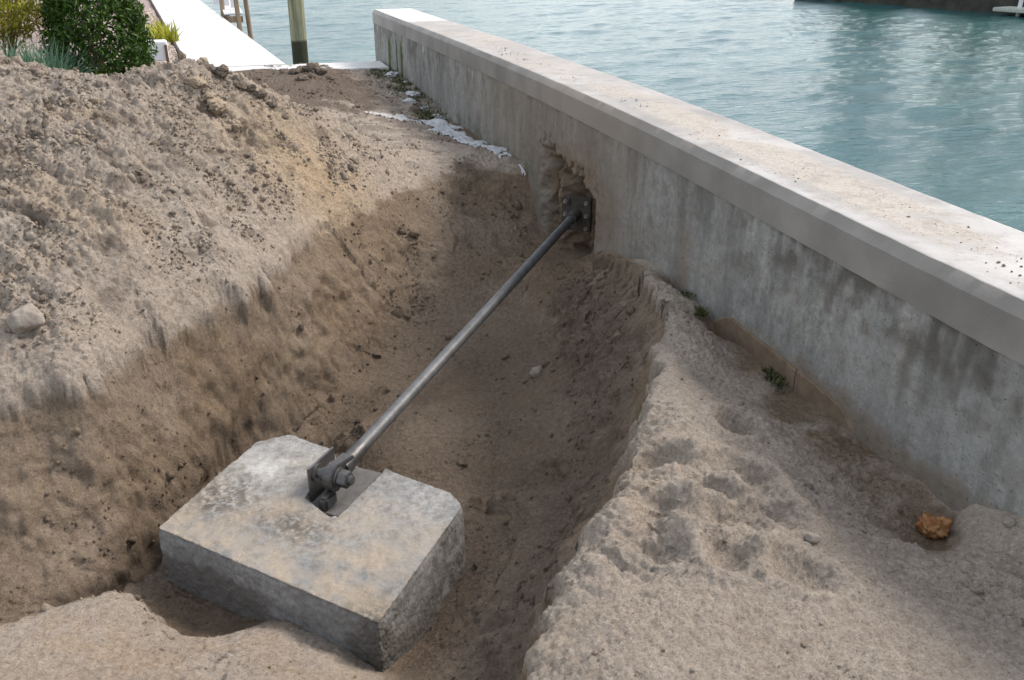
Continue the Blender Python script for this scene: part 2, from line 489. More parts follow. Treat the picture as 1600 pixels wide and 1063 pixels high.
# ------------------------------------------------------------------ ground
RBF = np.array([(-1.292,3.600,0.020), (-1.195,3.565,0.019), (-1.172,3.605,0.010), (-1.131,3.615,0.001), (-0.981,3.629,0.001), (-0.969,3.632,0.000),
 (-0.904,3.628,-0.008), (-0.836,3.652,-0.002), (-0.745,3.648,0.000), (-0.690,3.657,0.000), (-0.622,3.729,-0.011), (-0.606,3.791,0.002),
 (-0.560,3.845,-0.020), (-0.527,3.891,-0.012), (-0.500,3.940,-0.013), (-0.440,3.996,-0.015), (-0.457,4.061,-0.028), (-0.402,4.099,-0.014),
 (-0.345,4.127,-0.020), (-0.301,4.194,-0.020), (-0.262,4.265,-0.014), (-0.219,4.309,-0.022), (-0.197,4.349,-0.015), (-0.146,4.376,-0.018),
 (-0.143,4.448,-0.016), (-0.089,4.487,-0.028), (-0.023,4.534,-0.020), (0.021,4.556,-0.026), (0.052,4.661,-0.034), (0.065,4.701,-0.021),
 (0.130,4.731,-0.011), (0.120,4.826,-0.013), (0.163,4.830,0.002), (0.201,4.912,-0.010), (0.245,4.983,0.001), (0.270,5.020,-0.014),
 (0.284,5.111,-0.017), (0.319,5.143,-0.002), (0.369,5.187,-0.017), (0.392,5.285,0.005), (0.424,5.325,0.000), (0.458,5.381,0.005),
 (0.481,5.460,-0.001), (0.517,5.507,0.013), (0.549,5.610,0.023), (0.600,5.598,0.012), (0.597,5.701,-0.001), (0.637,5.753,0.020),
 (0.692,5.818,0.012), (0.695,5.837,0.025), (0.757,5.930,0.025), (0.795,5.948,0.043), (0.832,6.016,0.022), (0.853,6.029,0.045),
 (0.903,6.085,0.032), (0.937,6.127,0.030), (0.966,6.187,0.040), (1.007,6.276,0.036), (1.024,6.268,0.026), (1.075,6.351,0.035),
 (1.105,6.389,0.034), (1.109,6.430,0.033), (1.155,6.480,0.023), (1.196,6.552,0.025), (1.232,6.602,0.032), (1.295,6.605,0.032),
 (1.294,6.691,0.030), (1.352,6.756,0.023), (1.369,6.789,0.020), (1.447,6.819,0.016), (1.486,6.849,0.032), (1.542,6.926,0.011),
 (1.572,6.928,0.014), (1.621,6.966,0.006), (1.709,6.983,0.011), (1.736,7.028,0.000), (1.797,7.025,-0.006), (1.859,7.055,0.008),
 (1.952,7.075,0.013), (2.020,7.078,0.000), (-0.802,3.107,-0.660), (-0.718,3.178,-0.675), (-0.634,3.248,-0.690), (-0.588,3.342,-0.690),
 (-0.543,3.435,-0.690), (-0.497,3.529,-0.690), (-0.444,3.618,-0.690), (-0.391,3.707,-0.690), (-0.338,3.795,-0.690), (-0.302,3.867,-0.692),
 (-0.265,3.939,-0.693), (-0.229,4.011,-0.695), (-0.193,4.082,-0.697), (-0.156,4.154,-0.698), (-0.120,4.226,-0.700), (-0.058,4.290,-0.703),
 (0.003,4.354,-0.705), (0.065,4.419,-0.708), (0.127,4.483,-0.710), (0.186,4.543,-0.710), (0.245,4.603,-0.710), (0.305,4.664,-0.710),
 (0.364,4.724,-0.710), (0.426,4.791,-0.710), (0.487,4.857,-0.710), (0.548,4.924,-0.710), (0.609,4.991,-0.710), (0.671,5.058,-0.710),
 (0.732,5.124,-0.710), (0.787,5.186,-0.706), (0.842,5.248,-0.701), (0.896,5.309,-0.697), (0.951,5.371,-0.693), (1.006,5.433,-0.689),
 (1.061,5.494,-0.684), (1.116,5.556,-0.680), (1.225,5.541,-0.660), (1.334,5.527,-0.640), (1.417,5.498,-0.627), (1.500,5.469,-0.613),
 (1.583,5.441,-0.600), (0.730,4.688,-0.730), (1.174,4.908,-0.730), (1.215,4.205,-0.730), (0.856,3.929,-0.750), (1.711,5.003,-0.670),
 (0.515,4.283,-0.730), (1.043,3.738,-0.750), (0.669,3.692,-0.760), (1.812,5.170,-0.570), (1.771,5.063,-0.590), (1.730,4.957,-0.610),
 (1.689,4.850,-0.630), (1.648,4.743,-0.650), (1.608,4.636,-0.670), (1.589,4.537,-0.673), (1.570,4.437,-0.677), (1.552,4.337,-0.680),
 (1.533,4.238,-0.683), (1.514,4.138,-0.687), (1.495,4.038,-0.690), (1.475,3.940,-0.690), (1.455,3.841,-0.690), (1.435,3.743,-0.690),
 (1.415,3.644,-0.690), (0.973,3.390,-0.830), (0.717,3.126,-0.850), (0.456,2.715,-0.850), (0.792,2.972,-0.820), (1.002,3.179,-0.780),
 (2.271,5.159,-0.170), (2.268,5.102,-0.160), (2.230,5.052,-0.160), (2.259,4.980,-0.126), (2.240,4.907,-0.120), (2.225,4.858,-0.111),
 (2.224,4.798,-0.106), (2.216,4.708,-0.089), (2.192,4.700,-0.065), (2.173,4.625,-0.065), (2.180,4.572,-0.056), (2.189,4.504,-0.040),
 (2.150,4.440,-0.037), (2.169,4.366,-0.028), (2.168,4.308,-0.034), (2.143,4.259,-0.011), (2.137,4.192,-0.028), (2.121,4.186,-0.019),
 (2.113,4.099,-0.014), (2.100,4.032,-0.010), (2.116,3.960,-0.003), (2.062,3.916,-0.017), (2.068,3.841,-0.005), (2.004,3.768,0.000),
 (2.015,3.729,0.007), (1.991,3.655,0.005), (1.959,3.591,0.000), (1.934,3.528,0.010), (1.912,3.472,0.005), (1.869,3.438,0.010),
 (1.822,3.344,0.026), (1.789,3.285,0.020), (1.722,3.233,0.031), (1.700,3.193,0.028), (1.666,3.115,0.013), (1.628,3.083,0.020),
 (1.628,2.994,0.036), (1.561,2.938,0.030), (1.527,2.853,0.027), (1.494,2.821,0.023), (1.462,2.780,0.022), (1.410,2.755,0.034),
 (1.386,2.692,0.040), (1.363,2.656,0.040), (1.292,2.550,0.040), (1.286,2.515,0.044), (1.234,2.450,0.040), (1.189,2.404,0.036),
 (1.153,2.328,0.027), (1.113,2.280,0.032), (1.083,2.247,0.040), (1.042,2.194,0.060), (0.995,2.134,0.040), (0.928,2.092,0.030),
 (0.890,2.040,0.032), (0.828,1.960,0.023), (0.797,1.967,0.010), (0.738,1.926,-0.000), (0.700,1.837,0.000), (0.643,1.796,-0.009),
 (0.625,1.706,0.000), (0.590,1.668,0.001), (0.548,1.584,0.000), (0.512,1.530,0.007), (0.467,1.481,0.005), (0.483,1.410,-0.007),
 (0.411,1.359,0.000), (1.774,2.890,-0.010), (1.597,2.349,0.030), (1.692,2.096,0.010), (1.273,1.650,0.090), (0.951,1.780,0.070),
 (1.269,1.993,0.070), (1.706,1.637,-0.010), (1.912,2.038,-0.050), (2.125,1.884,-0.070), (1.633,1.322,0.050), (1.058,1.315,0.100),
 (1.670,1.158,0.060), (2.025,1.496,0.020), (0.651,1.146,0.060), (1.282,0.941,0.060), (2.023,2.656,-0.050), (2.075,3.135,-0.050),
 (-1.065,2.644,-0.360), (-1.011,2.669,-0.373), (-0.957,2.694,-0.387), (-0.903,2.719,-0.400), (-0.851,2.751,-0.410), (-0.800,2.784,-0.420),
 (-0.744,2.812,-0.430), (-0.688,2.840,-0.440), (-0.621,2.879,-0.460), (-0.553,2.917,-0.480), (-0.505,2.863,-0.500), (-0.457,2.809,-0.520),
 (-0.402,2.718,-0.560), (-0.346,2.673,-0.590), (-0.240,2.661,-0.610), (-0.174,2.677,-0.620), (-0.108,2.692,-0.630), (-0.050,2.718,-0.645),
 (0.008,2.745,-0.660), (-0.763,3.172,-0.660), (-0.673,3.177,-0.680), (-0.583,3.183,-0.700), (-0.522,3.097,-0.710), (-0.461,3.012,-0.720),
 (-0.367,2.901,-0.730), (-0.252,2.875,-0.740), (-0.109,2.865,-0.730), (1.402,3.415,-0.680), (1.344,3.391,-0.690), (1.286,3.368,-0.700),
 (1.228,3.386,-0.705), (1.169,3.404,-0.710), (1.109,3.417,-0.720), (1.049,3.429,-0.730), (0.938,3.430,-0.740), (1.410,3.431,-0.740),
 (1.299,3.399,-0.770), (1.243,3.428,-0.785), (1.188,3.458,-0.800), (1.125,3.465,-0.810), (1.062,3.473,-0.820), (0.963,3.464,-0.830),
 (0.600,1.847,-0.270), (0.623,1.919,-0.303), (0.646,1.990,-0.335), (0.669,2.062,-0.368), (0.693,2.133,-0.400), (0.730,2.213,-0.413),
 (0.768,2.292,-0.427), (0.806,2.372,-0.440), (0.865,2.472,-0.445), (0.924,2.572,-0.450), (0.981,2.643,-0.453), (1.038,2.714,-0.457),
 (1.094,2.786,-0.460), (1.139,2.853,-0.483), (1.184,2.921,-0.505), (1.229,2.989,-0.528), (1.273,3.056,-0.550), (-0.830,2.374,-0.330),
 (-0.570,2.331,-0.370), (-0.410,2.500,-0.490), (-0.252,2.414,-0.500), (-0.112,2.265,-0.450), (0.121,2.262,-0.520), (0.296,2.349,-0.680),
 (-0.048,2.489,-0.560), (-0.689,1.755,-0.150), (-0.121,1.596,-0.180), (0.249,1.533,-0.250), (-0.439,3.236,-0.730), (-0.345,3.075,-0.740),
 (-0.225,2.997,-0.740), (-0.059,2.874,-0.720), (0.080,2.790,-0.700), (0.201,2.620,-0.710), (0.297,2.463,-0.720), (-2.206,7.455,0.900),
 (-1.928,7.361,0.893), (-1.650,7.268,0.887), (-1.371,7.174,0.880), (-1.216,6.972,0.873), (-1.060,6.770,0.867), (-0.904,6.567,0.860),
 (-0.672,6.492,0.840), (-0.443,6.633,0.860), (-0.244,6.799,0.860), (-0.035,6.996,0.840), (0.209,6.758,0.760), (0.443,6.551,0.640),
 (0.665,6.668,0.520), (0.904,6.801,0.390), (1.271,6.774,0.140), (1.520,8.671,0.020), (1.152,9.532,0.080), (1.081,11.186,0.170),
 (0.710,11.204,0.140), (1.670,11.114,0.080), (2.133,11.946,0.040), (1.792,8.211,0.000), (1.261,7.888,0.040), (-0.950,3.020,-0.670),
 (-1.200,2.980,-0.660), (-0.800,3.080,-0.680), (-1.500,2.950,-0.600), (-1.400,7.500,0.450), (-0.450,7.000,0.400), (0.000,7.000,0.400),
 (0.500,7.100,0.250), (1.000,7.300,0.080), (-3.000,6.000,0.750), (-3.000,8.000,0.200), (-2.500,4.500,0.350), (-1.800,4.000,0.080),
 (-2.000,3.000,0.000), (-5.000,3.000,0.000), (-5.000,8.000,0.100), (-5.000,12.500,0.080), (-1.500,9.300,0.100), (0.000,9.500,0.050),
 (-1.200,12.500,0.080), (0.000,12.500,0.040), (1.200,9.000,0.020), (0.000,0.000,0.000), (0.600,0.600,0.000), (-1.000,0.600,0.000),
 (-1.500,1.600,-0.020), (1.600,0.400,0.040), (2.200,0.600,0.080), (2.200,-6.000,0.040), (-5.000,-6.000,0.000), (-15.000,-6.000,0.000),
 (-15.000,12.500,0.050), (-15.000,3.000,0.050), (-9.000,3.000,0.050), (2.200,-2.000,0.050), (2.302,9.267,-0.116), (2.602,9.267,-0.116),
 (2.323,7.917,-0.094), (2.623,7.917,-0.094), (2.329,6.754,-0.055), (2.629,6.754,-0.055), (2.330,6.549,-0.254), (2.630,6.549,-0.254),
 (2.331,6.364,-0.411), (2.631,6.364,-0.411), (2.325,5.927,-0.449), (2.625,5.927,-0.449), (2.318,5.485,-0.278), (2.618,5.485,-0.278),
 (2.315,5.315,-0.197), (2.615,5.315,-0.197), (2.300,4.730,-0.136), (2.600,4.730,-0.136), (2.268,4.049,-0.081), (2.568,4.049,-0.081),
 (2.245,3.529,-0.115), (2.545,3.529,-0.115), (2.228,3.098,-0.062), (2.528,3.098,-0.062), (2.213,2.857,-0.071), (2.513,2.857,-0.071),
 (2.202,2.653,-0.056), (2.502,2.653,-0.056), (2.196,2.524,-0.044), (2.496,2.524,-0.044), (2.189,2.357,-0.058), (2.489,2.357,-0.058),
 (2.175,2.071,-0.040), (2.475,2.071,-0.040), (2.164,1.838,0.015), (2.464,1.838,0.015), (2.164,1.652,0.085), (2.464,1.652,0.085)])


def rbf_fit(P):
    X = P[:, :2]
    d = np.linalg.norm(X[:, None] - X[None], axis=2)
    n = len(X)
    A = np.zeros((n + 3, n + 3))
    A[:n, :n] = -d - 0.004 * np.eye(n)
    A[:n, n] = 1
    A[:n, n + 1:] = X
    A[n:, :n] = A[:n, n:].T
    return np.linalg.solve(A, np.concatenate([P[:, 2], np.zeros(3)]))


_w = rbf_fit(RBF)


def base_z(x, y):
    x = np.asarray(x, float).ravel()
    y = np.asarray(y, float).ravel()
    out = _w[-3] + _w[-2] * x + _w[-1] * y
    for i in range(len(RBF)):
        out -= _w[i] * np.sqrt((x - RBF[i, 0]) ** 2 + (y - RBF[i, 1]) ** 2)
    return out


WY = np.array([-8, 0.5, 1.83, 2.17, 2.76, 3.09, 3.87, 4.9, 6.28, 8.5, 13.1])
WXs = np.array([2.14, 2.155, 2.166, 2.180, 2.206, 2.226, 2.262, 2.303, 2.329, 2.318, 2.214])


def wall_x(y):
    y = np.asarray(y, float)
    o = 0
    for k in (-.5, -.25, 0, .25, .5):
        o = o + np.interp(y + k, WY, WXs)
    return o / 5


DIMPLE = np.array([(1.265,2.288,0.040), (1.362,2.156,0.040), (1.522,2.184,0.040), (1.119,2.016,0.040), (1.048,1.892,0.040), (1.268,1.967,0.040),
 (1.353,1.923,0.040), (1.468,1.944,0.040), (1.239,1.784,0.040), (1.391,1.662,0.040), (1.682,2.494,0.040), (1.367,2.041,0.040),
 (1.482,2.041,0.040)])


RIML = np.array([(-1.172,3.605,0.000), (-1.131,3.615,0.000), (-0.981,3.629,0.000), (-0.969,3.632,0.000), (-0.904,3.628,0.000), (-0.836,3.652,0.000),
 (-0.745,3.648,0.000), (-0.690,3.657,0.000), (-0.622,3.729,0.000), (-0.606,3.791,0.000), (-0.560,3.845,0.000), (-0.527,3.891,0.000),
 (-0.500,3.940,0.000), (-0.440,3.996,0.000), (-0.457,4.061,0.000), (-0.402,4.099,0.000), (-0.345,4.127,0.000), (-0.301,4.194,0.000),
 (-0.262,4.265,0.000), (-0.219,4.309,0.000), (-0.197,4.349,0.000), (-0.146,4.376,0.000), (-0.143,4.448,0.000), (-0.089,4.487,0.000),
 (-0.023,4.534,0.000), (0.021,4.556,0.000), (0.052,4.661,0.000), (0.065,4.701,0.000), (0.130,4.731,0.000), (0.120,4.826,0.000),
 (0.163,4.830,0.000), (0.201,4.912,0.000), (0.245,4.983,0.000), (0.270,5.020,0.000), (0.284,5.111,0.000), (0.319,5.143,0.000),
 (0.369,5.187,0.000), (0.392,5.285,0.000), (0.424,5.325,0.000), (0.458,5.381,0.000), (0.481,5.460,0.000), (0.517,5.507,0.000),
 (0.549,5.610,0.000), (0.600,5.598,0.000), (0.597,5.701,0.000), (0.637,5.753,0.000), (0.692,5.818,0.000), (0.695,5.837,0.000),
 (0.757,5.930,0.000), (0.795,5.948,0.000), (0.832,6.016,0.000), (0.853,6.029,0.000), (0.903,6.085,0.000), (0.937,6.127,0.000),
 (0.966,6.187,0.000), (1.007,6.276,0.000), (1.024,6.268,0.000), (1.075,6.351,0.000), (1.105,6.389,0.000), (1.109,6.430,0.000),
 (1.155,6.480,0.000), (1.196,6.552,0.000), (1.232,6.602,0.000), (1.295,6.605,0.000), (1.294,6.691,0.000), (1.352,6.756,0.000),
 (1.369,6.789,0.000), (1.447,6.819,0.000), (1.486,6.849,0.000), (1.542,6.926,0.000), (1.572,6.928,0.000), (1.621,6.966,0.000),
 (1.709,6.983,0.000), (1.736,7.028,0.000), (1.797,7.025,0.000), (1.859,7.055,0.000), (1.952,7.075,0.000), (2.020,7.078,0.000)])
RIMR = np.array([(2.271,5.159,0.000), (2.268,5.102,0.000), (2.230,5.052,0.000), (2.259,4.980,0.000), (2.240,4.907,0.000), (2.225,4.858,0.000),
 (2.224,4.798,0.000), (2.216,4.708,0.000), (2.192,4.700,0.000), (2.173,4.625,0.000), (2.180,4.572,0.000), (2.189,4.504,0.000),
 (2.150,4.440,0.000), (2.169,4.366,0.000), (2.168,4.308,0.000), (2.143,4.259,0.000), (2.137,4.192,0.000), (2.121,4.186,0.000),
 (2.113,4.099,0.000), (2.100,4.032,0.000), (2.116,3.960,0.000), (2.062,3.916,0.000), (2.068,3.841,0.000), (2.004,3.768,0.000),
 (2.015,3.729,0.000), (1.991,3.655,0.000), (1.959,3.591,0.000), (1.934,3.528,0.000), (1.912,3.472,0.000), (1.869,3.438,0.000),
 (1.822,3.344,0.000), (1.789,3.285,0.000), (1.722,3.233,0.000), (1.700,3.193,0.000), (1.666,3.115,0.000), (1.628,3.083,0.000),
 (1.628,2.994,0.000), (1.561,2.938,0.000), (1.527,2.853,0.000), (1.494,2.821,0.000), (1.462,2.780,0.000), (1.410,2.755,0.000),
 (1.386,2.692,0.000), (1.363,2.656,0.000), (1.292,2.550,0.000), (1.286,2.515,0.000), (1.234,2.450,0.000), (1.189,2.404,0.000),
 (1.153,2.328,0.000), (1.113,2.280,0.000), (1.083,2.247,0.000), (1.042,2.194,0.000), (0.995,2.134,0.000), (0.928,2.092,0.000),
 (0.890,2.040,0.000), (0.828,1.960,0.000), (0.797,1.967,0.000), (0.738,1.926,0.000), (0.700,1.837,0.000), (0.643,1.796,0.000),
 (0.625,1.706,0.000), (0.590,1.668,0.000), (0.548,1.584,0.000), (0.512,1.530,0.000)])
TOEL = np.array([(-0.802,3.107,0.000), (-0.718,3.178,0.000), (-0.634,3.248,0.000), (-0.588,3.342,0.000), (-0.543,3.435,0.000), (-0.497,3.529,0.000),
 (-0.444,3.618,0.000), (-0.391,3.707,0.000), (-0.338,3.795,0.000), (-0.302,3.867,0.000), (-0.265,3.939,0.000), (-0.229,4.011,0.000),
 (-0.193,4.082,0.000), (-0.156,4.154,0.000), (-0.120,4.226,0.000), (-0.058,4.290,0.000), (0.003,4.354,0.000), (0.065,4.419,0.000),
 (0.127,4.483,0.000), (0.186,4.543,0.000), (0.245,4.603,0.000), (0.305,4.664,0.000), (0.364,4.724,0.000), (0.426,4.791,0.000),
 (0.487,4.857,0.000), (0.548,4.924,0.000), (0.609,4.991,0.000), (0.671,5.058,0.000), (0.732,5.124,0.000), (0.787,5.186,0.000),
 (0.842,5.248,0.000), (0.896,5.309,0.000), (0.951,5.371,0.000), (1.006,5.433,0.000), (1.061,5.494,0.000), (1.116,5.556,0.000),
 (1.225,5.541,0.000), (1.334,5.527,0.000), (1.417,5.498,0.000), (1.500,5.469,0.000), (1.583,5.441,0.000)])


def rim_sd(x, y, line, flip):
    """signed distance to a rim polyline (positive inside the trench) and arc length"""
    best = np.full(len(x), 1e9)
    sgn = np.zeros(len(x))
    arc = np.zeros(len(x))
    s0 = 0.0
    for a, b in zip(line[:-1], line[1:]):
        dx, dy = b[0] - a[0], b[1] - a[1]
        l2 = dx * dx + dy * dy
        t = np.clip(((x - a[0]) * dx + (y - a[1]) * dy) / l2, 0, 1)
        ex, ey = x - a[0] - t * dx, y - a[1] - t * dy
        d = ex * ex + ey * ey
        m = d < best
        best[m] = d[m]
        sgn[m] = np.sign(dx * (y[m] - a[1]) - dy * (x[m] - a[0]))
        arc[m] = s0 + t[m] * math.sqrt(l2)
        s0 += math.sqrt(l2)
    return np.sqrt(best) * sgn * flip, arc


def build_ground():
    xs = np.concatenate([np.linspace(-15, -1.75, 26)[:-1], np.arange(-1.75, 2.42, .0068), np.linspace(2.43, 2.6, 4)])
    ys = np.concatenate([np.linspace(-6, 1.2, 20)[:-1], np.arange(1.2, 4.0, .0066), np.arange(4.0, 7.6, .0090), np.arange(7.6, 12.75, .026)])
    nx, ny = len(xs), len(ys)
    X, Y = np.meshgrid(xs, ys)
    # evaluate the broad relief on a coarser lattice, then resample
    sx = np.unique(np.concatenate([xs[::3], xs[-1:]]))
    sy = np.unique(np.concatenate([ys[::3], ys[-1:]]))
    SX, SY = np.meshgrid(sx, sy)
    Z0 = base_z(SX, SY).reshape(SX.shape)
    Z1 = np.stack([np.interp(xs, sx, r) for r in Z0])
    Z = np.stack([np.interp(ys, sy, Z1[:, j]) for j in range(nx)], 1)
    P = np.stack([X, Y, Z], -1).reshape(-1, 3)
    Zb = Z.ravel().copy()
    Xf, Yf = X.ravel(), Y.ravel()
    inside = (Xf > -1.9) & (Yf > 1.0)
    # dimples: old footprints on the near bank
    for k, (dx, dy, dz) in enumerate(DIMPLE):
        r = .066 + .018 * ((k * 7) % 5) / 5
        a = k * 1.3
        ux = ((Xf - dx) * math.cos(a) + (Yf - dy) * math.sin(a)) / (r * 1.25)
        uy = (-(Xf - dx) * math.sin(a) + (Yf - dy) * math.cos(a)) / r
        d2 = ux * ux + uy * uy
        P[:, 2] -= (.055 * np.exp(-d2 ** 1.5)) - .022 * np.exp(-(np.sqrt(d2) - 1.45) ** 2 * 5)
    P[:, 2] -= .05 * np.exp(-(((Xf - 2.0) / .11) ** 2 + ((Yf - 1.80) / .10) ** 2))
    # two gouges in the heap
    for gx, gy, rx, ry, dep in ((-.02, 6.1, .22, .10, .10), (-1.0, 6.05, .12, .09, .08), (.12, 5.95, .12, .08, .06)):
        P[:, 2] -= dep * np.exp(-(((Xf - gx) / rx) ** 2 + ((Yf - gy) / ry) ** 2))
    # the cut faces stand steeper near their rims
    cutm = sstep(2.7, 3.3, Yf + .9 * np.maximum(0, Xf - .45)) * sstep(7.4, 6.6, Yf) * sstep(-1.4, -1.0, Xf)
    dd = np.clip(-P[:, 2], 0, .7)
    P[:, 2] -= cutm * (.15 + .40 * sstep(.6, 1.0, Xf - .35 * (Yf - 4))) * dd * (.7 - dd) / .7
    # broken rims: crust lip, a small scarp under it, and bucket-tooth grooves running down the face
    near_i = np.where((Xf > -1.6) & (Xf < 2.45) & (Yf > 1.2) & (Yf < 7.6))[0]
    xn, yn = Xf[near_i], Yf[near_i]
    Qn = P[near_i].copy()
    Qn[:, 2] *= .15
    jag = fbm(Qn, 6.0, 3, .6)
    jag2 = fbm(Qn, 17.0, 2, .6)
    for line, flip, amp, wl, tooth, lip in ((RIML, -1, .070, .21, .006, .010), (RIMR, 1, .085, .115, .050, .003)):
        sd0, arc = rim_sd(xn, yn, line, -1)
        ph = arc / wl + .30 * jag + (.5 if flip < 0 else -.35) * sd0 / wl
        saw = np.abs((ph % 1.0) - .5) * 2
        msk = sstep(-.25, .25, pn(np.stack([arc * 1.3, np.zeros_like(arc), np.full_like(arc, 3.3 + flip)], 1)) + .12)
        if flip > 0:
            msk = np.maximum(msk * .45, sstep(.05, .3, arc) * sstep(2.0, 1.3, arc))
        wr = np.exp(-np.maximum(sd0, 0) / .06)
        sdj = sd0 + wr * (.05 * jag + .016 * jag2) + (.055 if flip > 0 else .0) * msk * (saw - .5)
        face = sstep(.0, .05, sdj) * sstep(.55, .15, sdj)
        okm = sstep(-.5, -.3, sd0) * sstep(1.2, .9, sd0)
        if flip < 0:
            okm = okm * (.15 + .85 * sstep(6.2, 5.3, yn))
        dz = -amp * sstep(-.010, .014, sdj) * np.exp(-np.maximum(sdj, 0) / .24)
        dz += lip * np.exp(-((sdj + .03) / .03) ** 2) * (1 + jag)
        dz -= tooth * face * msk * (saw ** 1.5) * 1.3
        P[near_i, 2] += dz * okm
    # crevice along the foot of the left face
    sd0, arc = rim_sd(xn, yn, TOEL, -1)
    cm = sstep(-.4, .1, pn(np.stack([arc * 2.2, np.zeros_like(arc), np.full_like(arc, 8.8)], 1)) + .1)
    P[near_i, 2] -= (.04 + .10 * cm) * np.exp(-((sd0 + .03 * jag) / .040) ** 2) * sstep(4.9, 4.5, yn)
    Zb = P[:, 2].copy()
    G = P.reshape(ny, nx, 3)

    def normals(G):
        du = np.gradient(G, axis=1)
        dv = np.gradient(G, axis=0)
        n = np.cross(du, dv)
        return (n / np.maximum(np.linalg.norm(n, axis=2, keepdims=True), 1e-9)).reshape(-1, 3)

    N = normals(G)
    steep = 1 - N[:, 2]
    depth = -Zb
    # zones
    mound = sstep(.06, .22, Zb) * sstep(1.9, 1.2, Xf) * sstep(3.3, 3.9, Yf) * sstep(8.4, 7.6, Yf)
    in_tr = sstep(.05, .30, depth)
    floor = sstep(.62, .70, depth) * sstep(.25, .08, steep)
    wallz = in_tr * sstep(.10, .28, steep)
    Q = P.copy()
    # direction in which the spoil ran down
    c, s = .64, -.768
    A = np.stack([(Q[:, 0] * c + Q[:, 1] * s), (-Q[:, 0] * s + Q[:, 1] * c), Q[:, 2]], 1)
    e = np.zeros(len(Q))
    idx = np.where(inside)[0]
    Qi, Ai = Q[idx], A[idx]
    big = fbm(Qi, 2.2, 3)
    mid = fbm(Qi, 6.5, 2)
    strata = billow(Ai * (.30, 1.2, .8), 4.2, 2, .5)
    clod = billow(Ai * (.42, 1.4, 1.0), 11, 2, .55)
    lump = billow(Qi * (1, 1, .7), 9.5, 2, .45)
    clod2 = billow(Qi, 27, 2, .6)
    fine = fbm(Qi, 42, 2, .6)
    groove = billow(Qi * (1, 1, .22) + .12 * fbm(Qi, 3, 1)[:, None], 13.0, 2, .55)
    crumb = np.maximum(0, pn(Qi * 34) - .28)
    grit = billow(Qi, 58, 1)
    flake = np.abs(pn(Ai * (.33, 1.5, 1) * 19 + 5)) - .25
    gouge = np.maximum(0, pn(Ai * (.38, 1.5, 1) * 12 + 2) - .32)
    patch = sstep(-.15, .35, fbm(Qi, 1.7, 2))
    flat = sstep(.34, .14, steep[idx])
    clod, flake, clod2 = clod * (.3 + .7 * flat), flake * (.3 + .7 * flat), clod2 * (.3 + .7 * flat)
    m, w_, fl = mound[idx], wallz[idx], floor[idx]
    rest = np.clip(1 - m - w_ - fl, 0, 1)
    e[idx] = (m * (.038 * big + .030 * strata + .016 * mid * patch + .024 * clod * (.35 + .8 * patch) + .020 * flake + .012 * clod2 + .006 * grit + .005 * fine + .030 * crumb * patch - .075 * gouge * flat)
              + w_ * (.032 * big + .030 * mid + .016 * lump + .003 * groove + .003 * clod2 + .0010 * fine + .006 * crumb * patch)
              + fl * (.018 * big + .012 * mid * patch + .007 * clod2 * patch + .003 * grit + .004 * fine + .012 * crumb * patch)
              + rest * (.022 * big + .020 * mid * patch + .009 * clod * (.15 + patch) + .012 * flake * (.2 + patch) + .006 * clod2 * (.15 + patch) + .0050 * grit + .006 * fine + .012 * crumb * patch))
    fadeN = sstep(.02, .16, np.abs(wall_x(Yf) - Xf))
    e *= .35 + .65 * fadeN
    P = P + N * e[:, None]
    # soil colour zones, darker on the right faces and the trench floor
    nz = fbm(Q, 1.4, 3)
    nz2 = fbm(Q, 5.0, 3)
    moist = sstep(.03, .085, depth + .05 * nz2) * (.78 + .22 * sstep(-.3, .3, nz))
    bl = np.interp(Xf, [-1.4, -.9, -.56, -.42, 0, .3], [2.72, 2.78, 2.99, 2.80, 2.80, 2.45])
    near = sstep(.05, -.05, Yf - bl + .05 * nz2) * sstep(.42, .25, Xf)       # dry sand slipped down in front of the block
    moist *= 1 - .9 * near
    tanw = np.exp(-(((Xf - .55) / .55) ** 2 + ((Yf - 5.95) / .55) ** 2)) * .95 + .35 * sstep(.1, .5, nz) * mound
    tanw = np.clip(tanw + .35 * sstep(0, .4, nz2) * sstep(.0, .15, depth) + .25 * sstep(.0, .4, nz) * sstep(1.6, 1.0, Xf) * sstep(3, 2, Yf), 0, 1)
    dark = .9 * sstep(8.7, 9.5, Yf + .6 * nz2 - .35 * (Xf - .9)) * sstep(1.95, 1.6, Xf + .2 * nz2 + .05 * (Yf - 9))
    dark = np.maximum(dark, .45 * sstep(7.4, 8.2, Yf + .5 * nz2) * sstep(-.1, .3, nz2 + .2))
    dark = np.maximum(dark, .8 * wallz * sstep(1.15, 1.6, Xf + .18 * nz2) * sstep(5.6, 5.0, Yf) * sstep(3.0, 3.8, Yf + .3 * nz))
    dark = np.maximum(dark, .75 * sstep(.10, .32, depth + .08 * nz2) * sstep(.25, .55, Xf + .15 * nz2) * sstep(3.7, 3.2, Yf + .3 * nz2))
    dark = np.maximum(dark, .5 * sstep(.2, .55, nz2 + .3 * nz) * sstep(5.2, 5.9, Yf) * sstep(1.1, 1.5, Xf) * sstep(8.2, 7.0, Yf))
    dark = np.maximum(dark, .55 * sstep(.25, .6, nz2) * mound)
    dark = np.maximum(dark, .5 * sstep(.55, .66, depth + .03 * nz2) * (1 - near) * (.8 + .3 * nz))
    me = np_mesh('ground', P, grid_faces(nx, ny), M_SOIL, True, {'moist': np.clip(moist, 0, 1), 'tan': tanw, 'dark': np.clip(dark, 0, 1)})
    link('ground', me, kind='structure', label='grey and brown sand heaped round an open trench')
    return xs, ys, P.reshape(ny, nx, 3), N.reshape(ny, nx, 3), mound.reshape(ny, nx), wallz.reshape(ny, nx), dark.reshape(ny, nx), moist.reshape(ny, nx)


GXS, GYS, GP, GN, G_MOUND, G_WALL, G_DARK, G_MOIST = build_ground()


